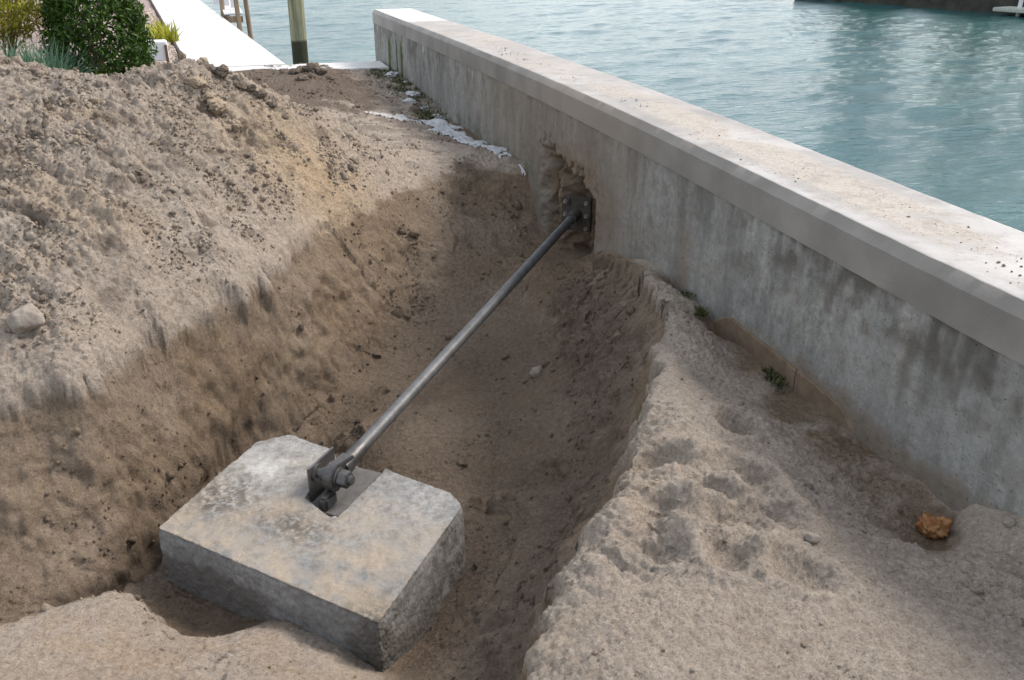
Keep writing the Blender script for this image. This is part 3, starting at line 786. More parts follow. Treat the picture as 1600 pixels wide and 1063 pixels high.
def gz(x, y):
    i = int(np.clip(np.searchsorted(GXS, x), 1, len(GXS) - 1))
    j = int(np.clip(np.searchsorted(GYS, y), 1, len(GYS) - 1))
    return float(GP[j, i, 2])


# ------------------------------------------------------------------ seawall
seawall = empty('seawall', (2.5, 5.0, 0), 'long grey concrete seawall with a pale cap beside the water', 'seawall')
SW_OFF = Vector((-2.5, -5.0, 0))


def shift(V):
    return np.asarray(V) + np.array([-2.5, -5.0, 0])


def build_wall():
    ys = np.concatenate([np.linspace(-8, .8, 12)[:-1], np.arange(.8, 4.6, .014), np.arange(4.6, 6.9, .008), np.arange(6.9, 13.0, .022), [13.02]])
    zs = np.arange(-.75, .5301, .0095)
    zs[-1] = .530
    Y, Z = np.meshgrid(ys, zs)
    Yf, Zf = Y.ravel(), Z.ravel()
    Q = np.stack([np.zeros_like(Yf), Yf, Zf], 1)
    ns, nb, nf = fbm(Q, 2.5, 3), fbm(Q, 9, 3), fbm(Q, 30, 2)
    # broken-out niche for the anchor plate: inside = 1
    top = .165 + .05 * nb + .05 * ns - .10 * sstep(5.95, 5.35, Yf) + .05 * sstep(5.95, 6.25, Yf)
    nic = sstep(-.010, .010, Yf - 5.33 - .015 * nb) * sstep(-.05, .07, 6.40 + .05 * nb - Yf) * sstep(-.012, .030, top - Zf)
    rag = fbm(Q + 7.7, 14.0, 4, .6)
    deep = nic * (.27 + .004 * rag)
    # the left jamb is only partly broken back, with a dark slot in it
    jam = sstep(6.00, 6.14, Yf + .07 * nb)
    slot = sstep(6.15, 6.20, Yf + .05 * ns) * sstep(6.38, 6.30, Yf + .05 * ns) * sstep(.17, .10, Zf + .05 * nb)
    deep = deep * (1 - .80 * jam * (1 - .75 * slot)) + nic * jam * (.014 * np.abs(rag) + .03 * ns)
    spall = sstep(.05, .4, nb) * np.exp(-((Zf - top - .02) / .05) ** 2) * sstep(5.25, 5.4, Yf) * sstep(6.65, 6.4, Yf)
    X = wall_x(Yf) + deep + .035 * spall + .0035 * nb + .0018 * nf + .003 * ns
    V = np.stack([X, Yf, Zf], 1)
    nm = (np.exp(-(((Yf - 6.1) / .45) ** 4)) * nic)[:, None]
    V = V + nm * np.stack([.030 * fbm(V, 11, 3, .6), .022 * fbm(V + 5, 13, 3, .6), .018 * fbm(V + 9, 12, 3, .6)], 1)
    col = fbm(np.stack([np.zeros_like(Yf), Yf * 7, Zf * .9], 1), 1.0, 4, .6)
    col2 = fbm(np.stack([np.zeros_like(Yf), Yf * 2.2, Zf * .4], 1), 1.0, 3)
    below = .53 - Zf
    drip = sstep(-.15, .5, .55 * col + .5 * nb + .4 * ns + .1) * sstep(.30 + .22 * col + .2 * nb, .0, below) * .85
    drip *= .35 + .65 * sstep(4.3, 3.2, Yf) + .3 * sstep(7, 9, Yf)
    drip = np.maximum(drip, .55 * sstep(.25, .6, nb) * sstep(.08, .0, below))
    brown = np.exp(-(((Yf - 5.75) / .85) ** 2 + ((Zf - .02) / .40) ** 2)) * 1.35 + .25 * nb
    brown = np.clip(np.maximum(brown, nic), 0, 1)
    brown = np.maximum(brown, .75 * np.exp(-((Yf - 4.03 - .06 * nb) / .10) ** 2) * sstep(.5, -.1, Zf + .2 * ns))
    brown = np.maximum(brown, .8 * sstep(.10, .0, Zf + .02 + .05 * nb + .03 * ns) * sstep(3.6, 2.9, Yf) * sstep(1.0, 2.2, Yf))
    brown = np.maximum(brown, .55 * sstep(4.3, 5.2, Yf + .3 * ns) * sstep(9.5, 6.8, Yf + .5 * ns))
    moss = np.zeros_like(Yf)
    for my, mw in ((12.05, .10), (11.35, .07), (11.62, .05)):
        moss = np.maximum(moss, sstep(.25, .75, np.exp(-((Yf - my) / mw) ** 2) + .3 * nb) * sstep(.5, .38, Zf + .1 * nb))
    moss = np.maximum(moss, .35 * sstep(.0, .35, nb + .4 * ns) * sstep(.12, -.02, Zf) * sstep(6.3, 6.8, Yf))
    efflo = sstep(.62, .75, col) * sstep(.22, .05, below) * sstep(7.0, 9.0, Yf) * .8
    me = np_mesh('wall_panel', shift(V), grid_faces(len(ys), len(zs))[:, ::-1], M_WALL, True,
                 {'drip': np.clip(drip, 0, 1), 'brown': np.clip(brown, 0, 1), 'moss': np.clip(moss, 0, 1), 'efflo': efflo})
    link('wall_panel', me, seawall)
    # back and end of the wall (water side)
    bm = bmesh.new()
    yy = np.concatenate([[-8], np.arange(0, 13.01, .5), [13.02]])
    prev = None
    for y in yy:
        x0 = float(wall_x(y))
        a = [bm.verts.new(Vector((x0 + q, y, z)) + SW_OFF) for q, z in ((.30, -.95), (.30, .53), (.52, .53), (.52, -1.8))]
        if prev:
            for k in range(3):
                bm.faces.new((prev[k], prev[k + 1], a[k + 1], a[k]))
        prev = a
    x0 = float(wall_x(13.02))
    e = [bm.verts.new(Vector((x0 + q, 13.0225, z)) + SW_OFF) for q, z in ((0, -1.8), (0, .53), (.52, .53), (.52, -1.8))]
    bm.faces.new(e)
    bm_obj('back_panel', bm, M_WALL, seawall)


def build_cap():
    # profile (offset across, z), dense on the top
    prof = [(.02, .531), (-.006, .531), (-.006, .60), (-.006, .662), (.030, .700)]
    prof += [(q, .702) for q in np.linspace(.038, .535, 26)]
    prof += [(.548, .694), (.552, .66), (.552, .531), (.50, .531)]
    prof = np.array(prof)

    def seg(name, y0, y1, step):
        ys = np.concatenate([np.arange(y0, y1 - step * .5, step), [y1]])
        V, at = [], []
        S, Yg = np.meshgrid(prof[:, 0], ys)
        Zg = np.broadcast_to(prof[:, 1], S.shape)
        Sf, Yf, Zf = S.ravel(), Yg.ravel(), Zg.ravel().copy()
        Q = np.stack([Sf, Yf, Zf], 1)
        n1, n2, n3 = fbm(Q, 1.6, 3), fbm(Q, 8, 3), fbm(Q, 26, 2)
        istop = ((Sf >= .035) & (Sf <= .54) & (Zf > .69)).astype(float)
        sand = sstep(-.25, .3, n1 + .4 * n2 + .25) * sstep(.08, .18, Sf + .03 * n2) * sstep(.47, .37, Sf + .05 * n2) * istop
        sand *= sstep(1.0, 1.8, Yf) * sstep(9.5, 5.0, Yf)
        sand = np.maximum(sand, .55 * sstep(5.0, 7, Yf) * sstep(11.4, 10.8, Yf) * istop * sstep(-.3, .3, n1))
        Zf += istop * sand * (.004 + .004 * np.abs(n3)) + .0012 * n2
        X = wall_x(Yf) + Sf + .0015 * n2
        speck = np.clip(sand * 1.1 * sstep(-.2, .3, n2 + .2), 0, 1)
        gst = sstep(.1, .5, n1 - .2 * n2) * istop * sstep(9, 6, Yf) * .5 * (1 - sand)
        clean = istop * sstep(11.0, 11.12, Yf + .02 * n2) * .9 + .25 * istop * (1 - sand) * sstep(4.4, 3.4, Yf)
        brown = (1 - istop) * .7 * np.exp(-((Yf - 5.6) / .9) ** 2)
        V = np.stack([X, Yf, Zf], 1)
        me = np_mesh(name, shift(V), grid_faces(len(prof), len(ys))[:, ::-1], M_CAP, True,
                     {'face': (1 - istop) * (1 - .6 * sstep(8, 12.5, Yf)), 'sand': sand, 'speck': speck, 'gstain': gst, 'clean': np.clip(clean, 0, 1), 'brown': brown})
        try:
            me.set_sharp_from_angle(angle=R(32))
        except Exception:
            pass
        cap_o = link(name, me, seawall)
        # end faces
        for y in (y0 + .0005, y1 - .0005):
            bm = bmesh.new()
            x0 = float(wall_x(y))
            bm.faces.new([bm.verts.new(Vector((x0 + q * .995 + .001, y, z - .001)) + SW_OFF) for q, z in prof])
            bm_obj('cap_end', bm, M_KERB, cap_o)

    seg('cap', -8, .9, .4)
    seg('cap', .905, 6.0, .018)
    seg('cap', 6.004, 11.2, .03)
    seg('cap', 11.204, 13.04, .03)


build_wall()
build_cap()


def build_footing():
    for y0, y1 in ((2.36, 2.868), (2.874, 3.66)):
        bm = bmesh.new()
        ys = np.linspace(y0, y1, 24)
        prev = None
        for i, y in enumerate(ys):
            q = random.uniform(-.003, .003)
            dz = -.16 * max(0, (2.56 - y) / .2) ** 1.3 - .12 * max(0, (y - 3.46) / .2) ** 1.3
            x0 = float(wall_x(y))
            pr = [(x0 + .05, .0 + q * .3), (x0 - .006 + q, -.003 + q + dz), (x0 - .010 + q, -.010 + q + dz), (x0 - .012 + q, -.35), (x0 + .05, -.35)]
            a = [bm.verts.new(Vector((px, y, pz)) + SW_OFF) for px, pz in pr]
            if prev:
                for k in range(4):
                    bm.faces.new((prev[k], prev[k + 1], a[k + 1], a[k]))
            else:
                bm.faces.new(a)
            prev = a
        bm.faces.new(prev)
        bm_obj('footing', bm, M_FOOT, seawall, label='brown stained footing ledge at the base of the wall')


build_footing()

# ------------------------------------------------------------------ water
def build_water():
    xs = np.concatenate([np.arange(.6, 9, .075), np.arange(9, 34, .12), np.geomspace(34, 900, 26)])
    ys = np.concatenate([np.linspace(-60, 0, 12)[:-1], np.arange(0, 12, .10), np.arange(12, 46, .085), np.geomspace(46, 1200, 30)])
    xs = np.concatenate([-np.geomspace(900, 2, 14), [0.0], xs])
    X, Y = np.meshgrid(xs, ys)
    Xf, Yf = X.ravel(), Y.ravel()
    Q = np.stack([Xf, Yf, np.zeros_like(Xf)], 1)
    a = R(-18)
    c, s = math.cos(a), math.sin(a)
    A = np.stack([Xf * c - Yf * s, Xf * s + Yf * c, np.zeros_like(Xf)], 1)
    Z = .050 * pn(A * (.32, .8, 1) + 3) + .034 * pn(A * (.7, 1.9, 1) + 9) + .013 * pn(A * (1.7, 4.6, 1) + 21)
    Z *= sstep(70, 40, np.hypot(Xf, Yf)) * sstep(.0, 1.0, Xf)
    V = np.stack([Xf, Yf, -.95 + Z], 1)
    me = np_mesh('water', V, grid_faces(len(xs), len(ys)), M_WATER, True)
    link('water', me, kind='structure', label='rippled blue green canal water')


build_water()

# ------------------------------------------------------------------ anchor block and tie rod
BLK = [(-0.447,3.276,-0.500), (-0.024,3.846,-0.500), (0.141,3.867,-0.500), (0.748,3.150,-0.500), (0.773,3.043,-0.500), (0.308,2.451,-0.500)]
NOTCH = [(0.150,3.304,-0.500), (0.356,3.722,-0.500), (0.533,3.448,-0.500), (0.243,3.111,-0.500)]
BC = Vector((.19, 3.2, -.5))
anchor = empty('anchor_block', BC, 'big weathered concrete anchor block lying in the trench', 'concrete block')


def build_block():
    bm = bmesh.new()
    pts = [Vector(p) - BC for p in BLK]
    cen = sum(pts, Vector()) / len(pts)
    t = [bm.verts.new((p.x, p.y, 0)) for p in pts]
    b = [bm.verts.new((cen.x + (p.x - cen.x) * 1.02, cen.y + (p.y - cen.y) * 1.02, -.48)) for p in pts]
    bm.faces.new(t)
    bm.faces.new(b[::-1])
    for i in range(len(t)):
        j = (i + 1) % len(t)
        bm.faces.new((t[i], b[i], b[j], t[j]))
    bmesh.ops.recalc_face_normals(bm, faces=list(bm.faces))
    me = bpy.data.meshes.new('tmp_block')
    bm.to_mesh(me)
    bm.free()
    ob = bpy.data.objects.new('tmp_block', me)
    C.objects.link(ob)
    bm = bmesh.new()
    pts = [Vector(p) - BC for p in NOTCH]
    t = [bm.verts.new((p.x, p.y, .1)) for p in pts]
    b = [bm.verts.new((p.x, p.y, -.046)) for p in pts]
    bm.faces.new(t)
    bm.faces.new(b[::-1])
    for i in range(4):
        j = (i + 1) % 4
        bm.faces.new((t[i], b[i], b[j], t[j]))
    bmesh.ops.recalc_face_normals(bm, faces=list(bm.faces))
    cm = bpy.data.meshes.new('tmp_cut')
    bm.to_mesh(cm)
    bm.free()
    cut = bpy.data.objects.new('tmp_cut', cm)
    C.objects.link(cut)
    m1 = ob.modifiers.new('b', 'BOOLEAN')
    m1.operation = 'DIFFERENCE'
    m1.object = cut
    m1.solver = 'EXACT'
    m2 = ob.modifiers.new('r', 'REMESH')
    m2.mode = 'VOXEL'
    m2.voxel_size = .0072
    dg = bpy.context.evaluated_depsgraph_get()
    me2 = bpy.data.meshes.new_from_object(ob.evaluated_get(dg))
    bpy.data.objects.remove(ob)
    bpy.data.objects.remove(cut)
    n = len(me2.vertices)
    V = np.zeros(n * 3, np.float32)
    me2.vertices.foreach_get('co', V)
    V = V.reshape(-1, 3).astype(float)
    N = np.zeros(n * 3, np.float32)
    me2.vertices.foreach_get('normal', N)
    N = N.reshape(-1, 3)
    n1, n2, n3 = fbm(V, 4, 2), fbm(V, 16, 3), billow(V, 38, 2)
    # edge wear: vertices whose normal is between faces
    edge = 1 - np.max(np.abs(N), axis=1)
    side = 1 - np.abs(N[:, 2])
    P0 = [Vector(p) - BC for p in BLK]
    nearF = np.exp(-(((V[:, 0] - P0[5].x) / .13) ** 2 + ((V[:, 1] - P0[5].y) / .16) ** 2))
    topz = sstep(-.05, .0, V[:, 2])
    e = .005 * n1 + .0045 * n2 + .0036 * n3 * (.4 + .6 * sstep(-.2, .3, n1))
    rim = sstep(-.035, -.002, V[:, 2]) * side
    e -= rim * (.005 + .022 * np.maximum(0, n2 - .05))
    e -= nearF * (.012 * np.abs(n2) + .010 * np.abs(n3))
    V += N * e[:, None]
    # dust, grime and damp marks, plus shade painted on the muddy right face
    L = lambda k: np.array([P0[k].x, P0[k].y])
    uv = V[:, :2]
    a0 = L(0)
    ax = (L(5) - L(0)); la = np.linalg.norm(ax); ax = ax / la      # along the front edge
    bx = np.array([-ax[1], ax[0]])
    u = (uv - a0) @ ax / la
    v = (uv - a0) @ bx / .72
    flat = sstep(.5, .9, N[:, 2])
    dust = flat * np.clip(1.15 - 1.0 * v + .5 * n1 - .25 * np.abs(u - .35), 0, 1)
    white = flat * np.exp(-(((u - .06) / .14) ** 2 + ((v - .72) / .28) ** 2))
    grime = flat * np.clip(np.exp(-(((u - .05) / .16) ** 2 + ((v - .40) / .22) ** 2)) + .9 * np.exp(-(((u - .43) / .15) ** 2 + ((v - .40) / .14) ** 2)) + .8 * nearF + .25 * sstep(.1, .5, n2), 0, 1)
    wet_dark = side * sstep(-.085, -.12, V[:, 2] + .012 * n2 + .02 * n1 - .03 * (u - .3)) * sstep(.62, .45, u + .1 * n1) * sstep(.35, .05, v)
    mud_shade = side * sstep(.80, .95, u + .04 * n2) * np.clip(.55 + .8 * n1 + .5 * n2 + 1.2 * (-.06 - V[:, 2]), 0, 1)  # mud on the right face, darkened further to stand in for shade
    wet_dark = np.maximum(wet_dark * .6, .85 * mud_shade)
    me3 = me2
    me3.name = 'concrete_body'
    me3.vertices.foreach_set('co', V.astype(np.float32).ravel())
    for a, d in {'dust': dust, 'white': white, 'grime': grime, 'wet_dark': wet_dark}.items():
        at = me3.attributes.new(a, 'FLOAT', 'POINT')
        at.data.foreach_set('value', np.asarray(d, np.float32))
    me3.polygons.foreach_set('use_smooth', np.ones(len(me3.polygons), bool))
    me3.materials.clear()
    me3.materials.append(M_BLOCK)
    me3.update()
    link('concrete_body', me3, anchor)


build_block()

PIN = Vector((.277, 3.315, -.425))
END = Vector((2.395, 5.855, -.175))
U = (END - PIN).normalized()
Uh = Vector((U.x, U.y, 0)).normalized()
Vv = Vector((Uh.y, -Uh.x, 0))            # to the right of the rod


def fr(o, u, v, z):
    return o + Uh * u + Vv * v + Vector((0, 0, z))


def obox(bm, o, lo, hi):
    M = Matrix(((Uh.x, Vv.x, 0, o.x), (Uh.y, Vv.y, 0, o.y), (0, 0, 1, o.z), (0, 0, 0, 1)))
    box(bm, lo, hi, M)


# steel embedded in the block
rel = PIN - BC
bm = bmesh.new()
obox(bm, rel, (-.055, -.098, -.12), (.145, -.086, .045))
bm_obj('upright_plate', bm, M_PLATE, anchor, bevel=.002)
bm = bmesh.new()
obox(bm, rel, (-.11, -.07, -.135), (.25, .085, -.112))
bm_obj('base_plate', bm, M_BASE, anchor, bevel=.002)
bm = bmesh.new()
obox(bm, rel, (-.105, -.024, -.1115), (-.02, .024, -.052))
bm_obj('lower_lug', bm, M_DARK, anchor, bevel=.010)

rod = empty('tie_rod', PIN, 'long round steel tie rod running from the concrete block to the wall', 'tie rod')
O0 = Vector((0, 0, 0))
L = (END - PIN).length
bm = bmesh.new()
cyl(bm, U * .20, U * (L - .10), .0305, n=40)
bm_obj('shaft', bm, M_ROD, rod, True)
bm = bmesh.new()
cyl(bm, U * .06, U * .225, .0365, .0355, n=40)
bm_obj('socket', bm, M_DARK, rod, True)
bm = bmesh.new()
cyl(bm, U * (L - .135), U * (L - .015), .040, .043, n=40)
bm_obj('socket', bm, M_DUSTY, rod, True)
# forged eye: disc around the pin and a flat tongue into the socket
bm = bmesh.new()
cyl(bm, -Vv * .021, Vv * .021, .062, n=36)
Wz = Vv.cross(U).normalized()
Wz = Wz if Wz.z > 0 else -Wz
tong = [(0, -.060, .021), (0, .060, .021), (.125, .034, .030), (.125, -.034, .030)]
va = [bm.verts.new(U * a + Wz * b + Vv * c) for a, b, c in tong]
vb = [bm.verts.new(U * a + Wz * b - Vv * c) for a, b, c in tong]
bm.faces.new(va)
bm.faces.new(vb[::-1])
for i in range(4):
    j = (i + 1) % 4
    bm.faces.new((va[i], vb[i], vb[j], va[j]))
bm_obj('eye', bm, M_DARK, rod, True, bevel=.004)
bm = bmesh.new()
cyl(bm, -Vv * .085, Vv * .092, .0215, n=28)
pin = bm_obj('pin', bm, M_DARK, rod, True, bevel=.003)
for a, b, r in ((-.086, -.076, .040), (-.056, -.022, .030), (.0215, .030, .045)):
    bm = bmesh.new()
    cyl(bm, Vv * a, Vv * b, r, n=32)
    bm_obj('washer', bm, M_PLATE if r > .03 else M_DARK, pin, True, bevel=.0015)
bm = bmesh.new()
cyl(bm, Vv * .0305, Vv * .075, .040, n=6)
bm_obj('nut', bm, M_DARK, pin, bevel=.003)

# wall plate
plate = empty('anchor_plate', END, 'dark bolted steel anchor plate set in the broken niche of the wall', 'steel plate')
bm = bmesh.new()
obox(bm, O0, (.0, -.110, -.135), (.028, .110, .120))
bm_obj('plate', bm, M_DUSTY, plate, bevel=.003)
bm = bmesh.new()
obox(bm, O0, (-.014, .050, -.13), (.0, .108, .112))
bm_obj('side_strap', bm, M_DUSTY, plate, bevel=.003)
bm = bmesh.new()
obox(bm, O0, (-.014, -.108, -.13), (.0, -.050, .112))
bm_obj('side_strap', bm, M_DUSTY, plate, bevel=.003)
bm = bmesh.new()
cyl(bm, U * -.014, U * .001, .072, n=32)
bm_obj('collar', bm, M_DUSTY, plate, True, bevel=.003)
bolt = None
for v in (-.080, .080):
    for z in (-.105, -.01, .085):
        if bolt is None:
            bm = bmesh.new()
            cyl(bm, O0, -Uh * .014, .017, n=6)
            cyl(bm, -Uh * .0145, -Uh * .034, .009, n=12)
            bolt = bm_obj('bolt', bm, M_BRIGHT, plate)
            b_ = bolt
        else:
            b_ = bolt.copy()
            C.objects.link(b_)
        b_.location = Vv * v + Vector((0, 0, z)) - Uh * .0145

# ------------------------------------------------------------------ stones, clods, chips
M_STONE = mat_simple('pale_limestone', (.20, .17, .142), (.31, .275, .235), 20, .92, .006, 60, .15)
M_ORANGE = mat_simple('rusty_orange_rock', (.16, .042, .006), (.34, .19, .08), 16, .6, .006, 40, .4)
M_CLOD = mat_simple('dark_soil_clod', (.10, .08, .065), (.19, .155, .125), 25, .95, .01, 60, .1)
M_CHIP = mat_simple('concrete_chip', (.24, .24, .235), (.36, .355, .34), 30, .9, .004, 80, .2)
M_WHITE = mat_simple('white_grout', (.34, .345, .35), (.52, .53, .545), 14, .9, .006, 60, .2)
M_MOSS = mat_leaf('moss_green', (.035, .042, .012), (.095, .10, .03), .2)


def rock_mesh(name, size, seed, mat, sub=4, rough=.25, facet=True):
    bm = bmesh.new()
    bmesh.ops.create_icosphere(bm, subdivisions=sub, radius=1)
    V = np.array([v.co[:] for v in bm.verts])
    o = seed * 13.7
    d = 1 + rough * pn(V * .9 + o) + rough * .6 * pn(V * 1.9 + o) + rough * .25 * pn(V * 5 + o) + rough * .12 * pn(V * 11 + o)
    if facet:
        r_ = np.random.default_rng(seed)
        for k in range(9):
            n = r_.normal(size=3)
            n /= np.linalg.norm(n)
            h = r_.uniform(.72, .95)
            dd = V @ n * d
            d = np.where(dd > h, d * (h + (dd - h) * .18) / np.maximum(dd, 1e-6), d)
    if rough > .4:
        d = d + .45 * np.abs(pn(V * 3.2 + o)) + .28 * np.abs(pn(V * 7 + o)) + .14 * pn(V * 15 + o) - .2
    V = V * d[:, None] * np.array(size)
    for v, c in zip(bm.verts, V):
        v.co = c
    me = bpy.data.meshes.new(name)
    bm.to_mesh(me)
    bm.free()
    for p in me.polygons:
        p.use_smooth = True
    me.materials.append(mat)
    return me


def rock(name, x, y, size, seed, mat, label, cat, group=None, sink=.25, z=None, rough=.25, sub=4):
    o = link(name, rock_mesh(name, size, seed, mat, sub, rough), None, label, cat, group)
    zz = gz(x, y) if z is None else z
    o.location = (x, y, zz + size[2] * (1 - 2 * sink))
    o.rotation_euler = (0, 0, seed * 1.1)
    return o


rock('stone', -.865, 3.86, (.070, .062, .056), 3, M_STONE, 'pale rounded stone on the rim of the sand heap', 'stone')
rock('stone', 2.05, 1.865, (.050, .042, .045), 5, M_ORANGE, 'rusty orange rock lying against the base of the seawall', 'rock', sink=.12, rough=.42)
rock('stone', 1.52, 1.79, (.024, .020, .018), 8, M_STONE, 'small grey pebble on the edge of the trampled sand bank', 'pebble')
rock('stone', 1.60, 4.46, (.045, .035, .034), 9, M_STONE, 'small pale stone on the trench floor under the tie rod', 'stone')
rock('stone', 2.12, 1.66, (.020, .018, .016), 12, M_STONE, 'tiny pinkish pebble beside the orange rock', 'pebble')
for k, (x, y, s) in enumerate(((-.05, 6.60, .050), (.01, 6.56, .036), (.07, 6.53, .045), (.13, 6.50, .030), (.18, 6.47, .044), (.24, 6.44, .03), (.29, 6.42, .036), (-.12, 6.62, .030), (.36, 6.36, .030), (.43, 6.3, .024))):
    rock('soil_clod', x, y, (s * 1.25, s, s * .85), 20 + k, M_CLOD, 'dark lump of soil on the crest of the sand heap', 'soil clod', 'clods on the heap crest', sink=.4, rough=.5)
for k, (x, y, s) in enumerate(((1.03, 11.3, .075), (1.14, 11.2, .085), (1.24, 11.1, .06), (.93, 11.2, .06), (1.32, 10.9, .05), (.82, 11.4, .05), (1.1, 10.9, .045), (.98, 10.8, .05))):
    rock('soil_clod', x, y, (s * 1.25, s, s * .8), 30 + k, M_CLOD, 'dark lump on the brown dirt pile near the low kerb', 'soil clod', 'clods on the dirt pile', sink=.42, rough=.5)
M_CLOD2 = mat_simple('tan_soil_clod', (.25, .195, .14), (.36, .295, .225), 18, .95, .012, 50, .1)
for k, (x, y, s) in enumerate(((-.10, 6.24, .05), (.0, 6.17, .06), (.10, 6.07, .05), (.04, 6.02, .035), (-.04, 6.2, .04))):
    rock('soil_clod', x, y, (s * 1.3, s, s * .8), 40 + k, M_CLOD2, 'tan clod in the hollow halfway up the sand heap', 'soil clod', 'clods in the heap hollow', sink=.45, rough=.5)
# concrete chips broken out in front of the bracket
for k, (du, dv, s) in enumerate(((-.16, .035, .020), (-.175, .0, .014), (-.15, -.05, .016), (-.19, .06, .012), (-.14, .075, .013), (-.17, -.085, .018))):
    p = fr(PIN, du, dv, 0)
    rock('concrete_chip', p.x, p.y, (s * 1.3, s, s * .8), 50 + k, M_CHIP, 'small grey concrete chip in front of the steel bracket', 'chip', 'chips at the bracket', z=-.535, sub=3)
# white lumps in the weedy strip along the wall
CHIPW = [(2.208,10.941,0.020), (2.126,11.397,0.020), (2.073,9.599,0.020), (2.165,9.694,0.020), (2.171,9.249,0.020), (2.017,9.826,0.020),
 (2.279,11.632,0.020), (2.131,10.187,0.020)]
for k, (x, y, z) in enumerate(CHIPW):
    s = .035 + .02 * ((k * 5) % 3)
    rock('white_lump', x, y, (s * 1.7, s * 1.1, s * .5), 60 + k, M_WHITE, 'white lump of spilled grout among moss beside the seawall', 'grout lump', 'grout lumps among moss', rough=.5, sink=.4)


def build_spill(name, line, rad, label, thick):
    L_ = np.array(line)
    x0, x1 = L_[:, 0].min() - .3, min(L_[:, 0].max() + .3, 2.35)
    y0, y1 = L_[:, 1].min() - .3, L_[:, 1].max() + .3
    xs, ys = np.arange(x0, x1, .012), np.arange(y0, y1, .018)
    X, Y = np.meshgrid(xs, ys)
    P = np.stack([X.ravel(), Y.ravel()], 1)
    best = np.full(len(P), 9.0)
    rr = np.full(len(P), .1)
    for i in range(len(L_) - 1):
        a, b = L_[i, :2], L_[i + 1, :2]
        d = b - a
        t = np.clip(((P - a) @ d) / (d @ d), 0, 1)
        q = np.linalg.norm(P - a - t[:, None] * d, axis=1)
        r = rad[i] + t * (rad[i + 1] - rad[i])
        s = q - r
        u = s < best
        best[u] = s[u]
    Q = np.concatenate([P, np.zeros((len(P), 1))], 1)
    h = -best + .10 * fbm(Q, 4, 3, .6) + .035 * fbm(Q, 19, 3, .6) - .03
    j = np.clip(np.searchsorted(GYS, P[:, 1]), 1, len(GYS) - 1)
    i = np.clip(np.searchsorted(GXS, P[:, 0]), 1, len(GXS) - 1)
    gzv = GP[j, i, 2]
    Z = gzv + np.clip(h * .5, -.02, thick) + .010 * fbm(Q, 24, 3) * sstep(0, .05, h)
    F = grid_faces(len(xs), len(ys))
    keep = (h[F] > -.006).all(axis=1)
    F = F[keep]
    used = np.unique(F)
    mp = np.full(len(P), -1)
    mp[used] = np.arange(len(used))
    V = np.stack([P[:, 0], P[:, 1], Z], 1)[used]
    me = np_mesh(name, V, mp[F], M_WHITE, True)
    link(name, me, None, label, 'grout spill')


build_spill('grout_spill', [(1.753,9.057,-0.020), (1.856,8.780,-0.020), (2.051,8.785,-0.020), (2.079,8.378,-0.020), (2.160,7.984,-0.020), (2.193,7.576,-0.020),
 (2.239,7.247,-0.020), (2.277,7.013,-0.020), (2.299,6.749,-0.020)], [.09, .15, .19, .18, .15, .12, .09, .07, .03], 'crusty white grout spilled along the foot of the seawall', .014)
M_WHITE2 = mat_simple('pale_slurry', (.36, .335, .31), (.52, .50, .485), 10, .9, .003, 60, .2)
_mw = M_WHITE
M_WHITE = M_WHITE2
build_spill('slurry_patch', [(1.365,9.251,0.000), (1.599,9.102,0.000), (1.802,8.824,0.000), (1.923,8.649,0.000)], [.03, .10, .14, .08], 'thin pale slurry film drying on the brown sand', .012)
M_WHITE = _mw


# ------------------------------------------------------------------ plants
def blades_mesh(name, base, n, length, width, spread, mat, lean=.6, seed=0, seg=3, droop=.5, up=1.0):
    r_ = np.random.default_rng(seed)
    b = np.asarray(base)
    V, F, T = [], [], []
    c = 0
    for i in range(n):
        o = b[r_.integers(len(b))] + r_.normal(size=3) * np.array([spread, spread, spread * .25])
        th = r_.uniform(0, 2 * np.pi)
        d = np.array([math.cos(th), math.sin(th), 0])
        sd_ = np.array([-d[1], d[0], 0])
        l = length * r_.uniform(.5, 1.15)
        ln = lean * r_.uniform(.3, 1.2)
        tn = r_.uniform()
        for k in range(seg + 1):
            t = k / seg
            p = o + d * (ln * l * t) + np.array([0, 0, l * up * (t - droop * ln * t * t)])
            w = width * (1 - t ** 1.5) * .5 + .0004
            V += [p - sd_ * w, p + sd_ * w]
            T += [tn, tn]
            if k:
                F.append((c - 2, c - 1, c + 1, c))
            c += 2
    return np_mesh(name, V, F, mat, False, {'tone': T})


def leaf_cloud(name, centers, normals, size, mat, seed=0, aspect=.6, jit=.9):
    r_ = np.random.default_rng(seed)
    n = len(centers)
    d = np.asarray(normals) + jit * r_.normal(size=(n, 3))
    d /= np.linalg.norm(d, axis=1)[:, None]
    a = np.cross(d, r_.normal(size=(n, 3)))
    a /= np.linalg.norm(a, axis=1)[:, None]
    b = np.cross(d, a)
    s = size * r_.uniform(.55, 1.25, size=(n, 1))
    c = np.asarray(centers)
    fold = d * s * .18
    V = np.stack([c - a * s, c - b * s * aspect * .5 - a * s * .1 + fold, c + a * s, c + b * s * aspect * .5 - a * s * .1 + fold], 1).reshape(-1, 3)
    F = np.arange(4 * n).reshape(-1, 4)
    # split along the midrib
    F = np.concatenate([F[:, [0, 1, 2]], F[:, [0, 2, 3]]])
    tone = np.repeat(np.clip(r_.normal(.45, .28, size=n), 0, 1), 4)
    return np_mesh(name, V, F, mat, False, {'tone': tone})


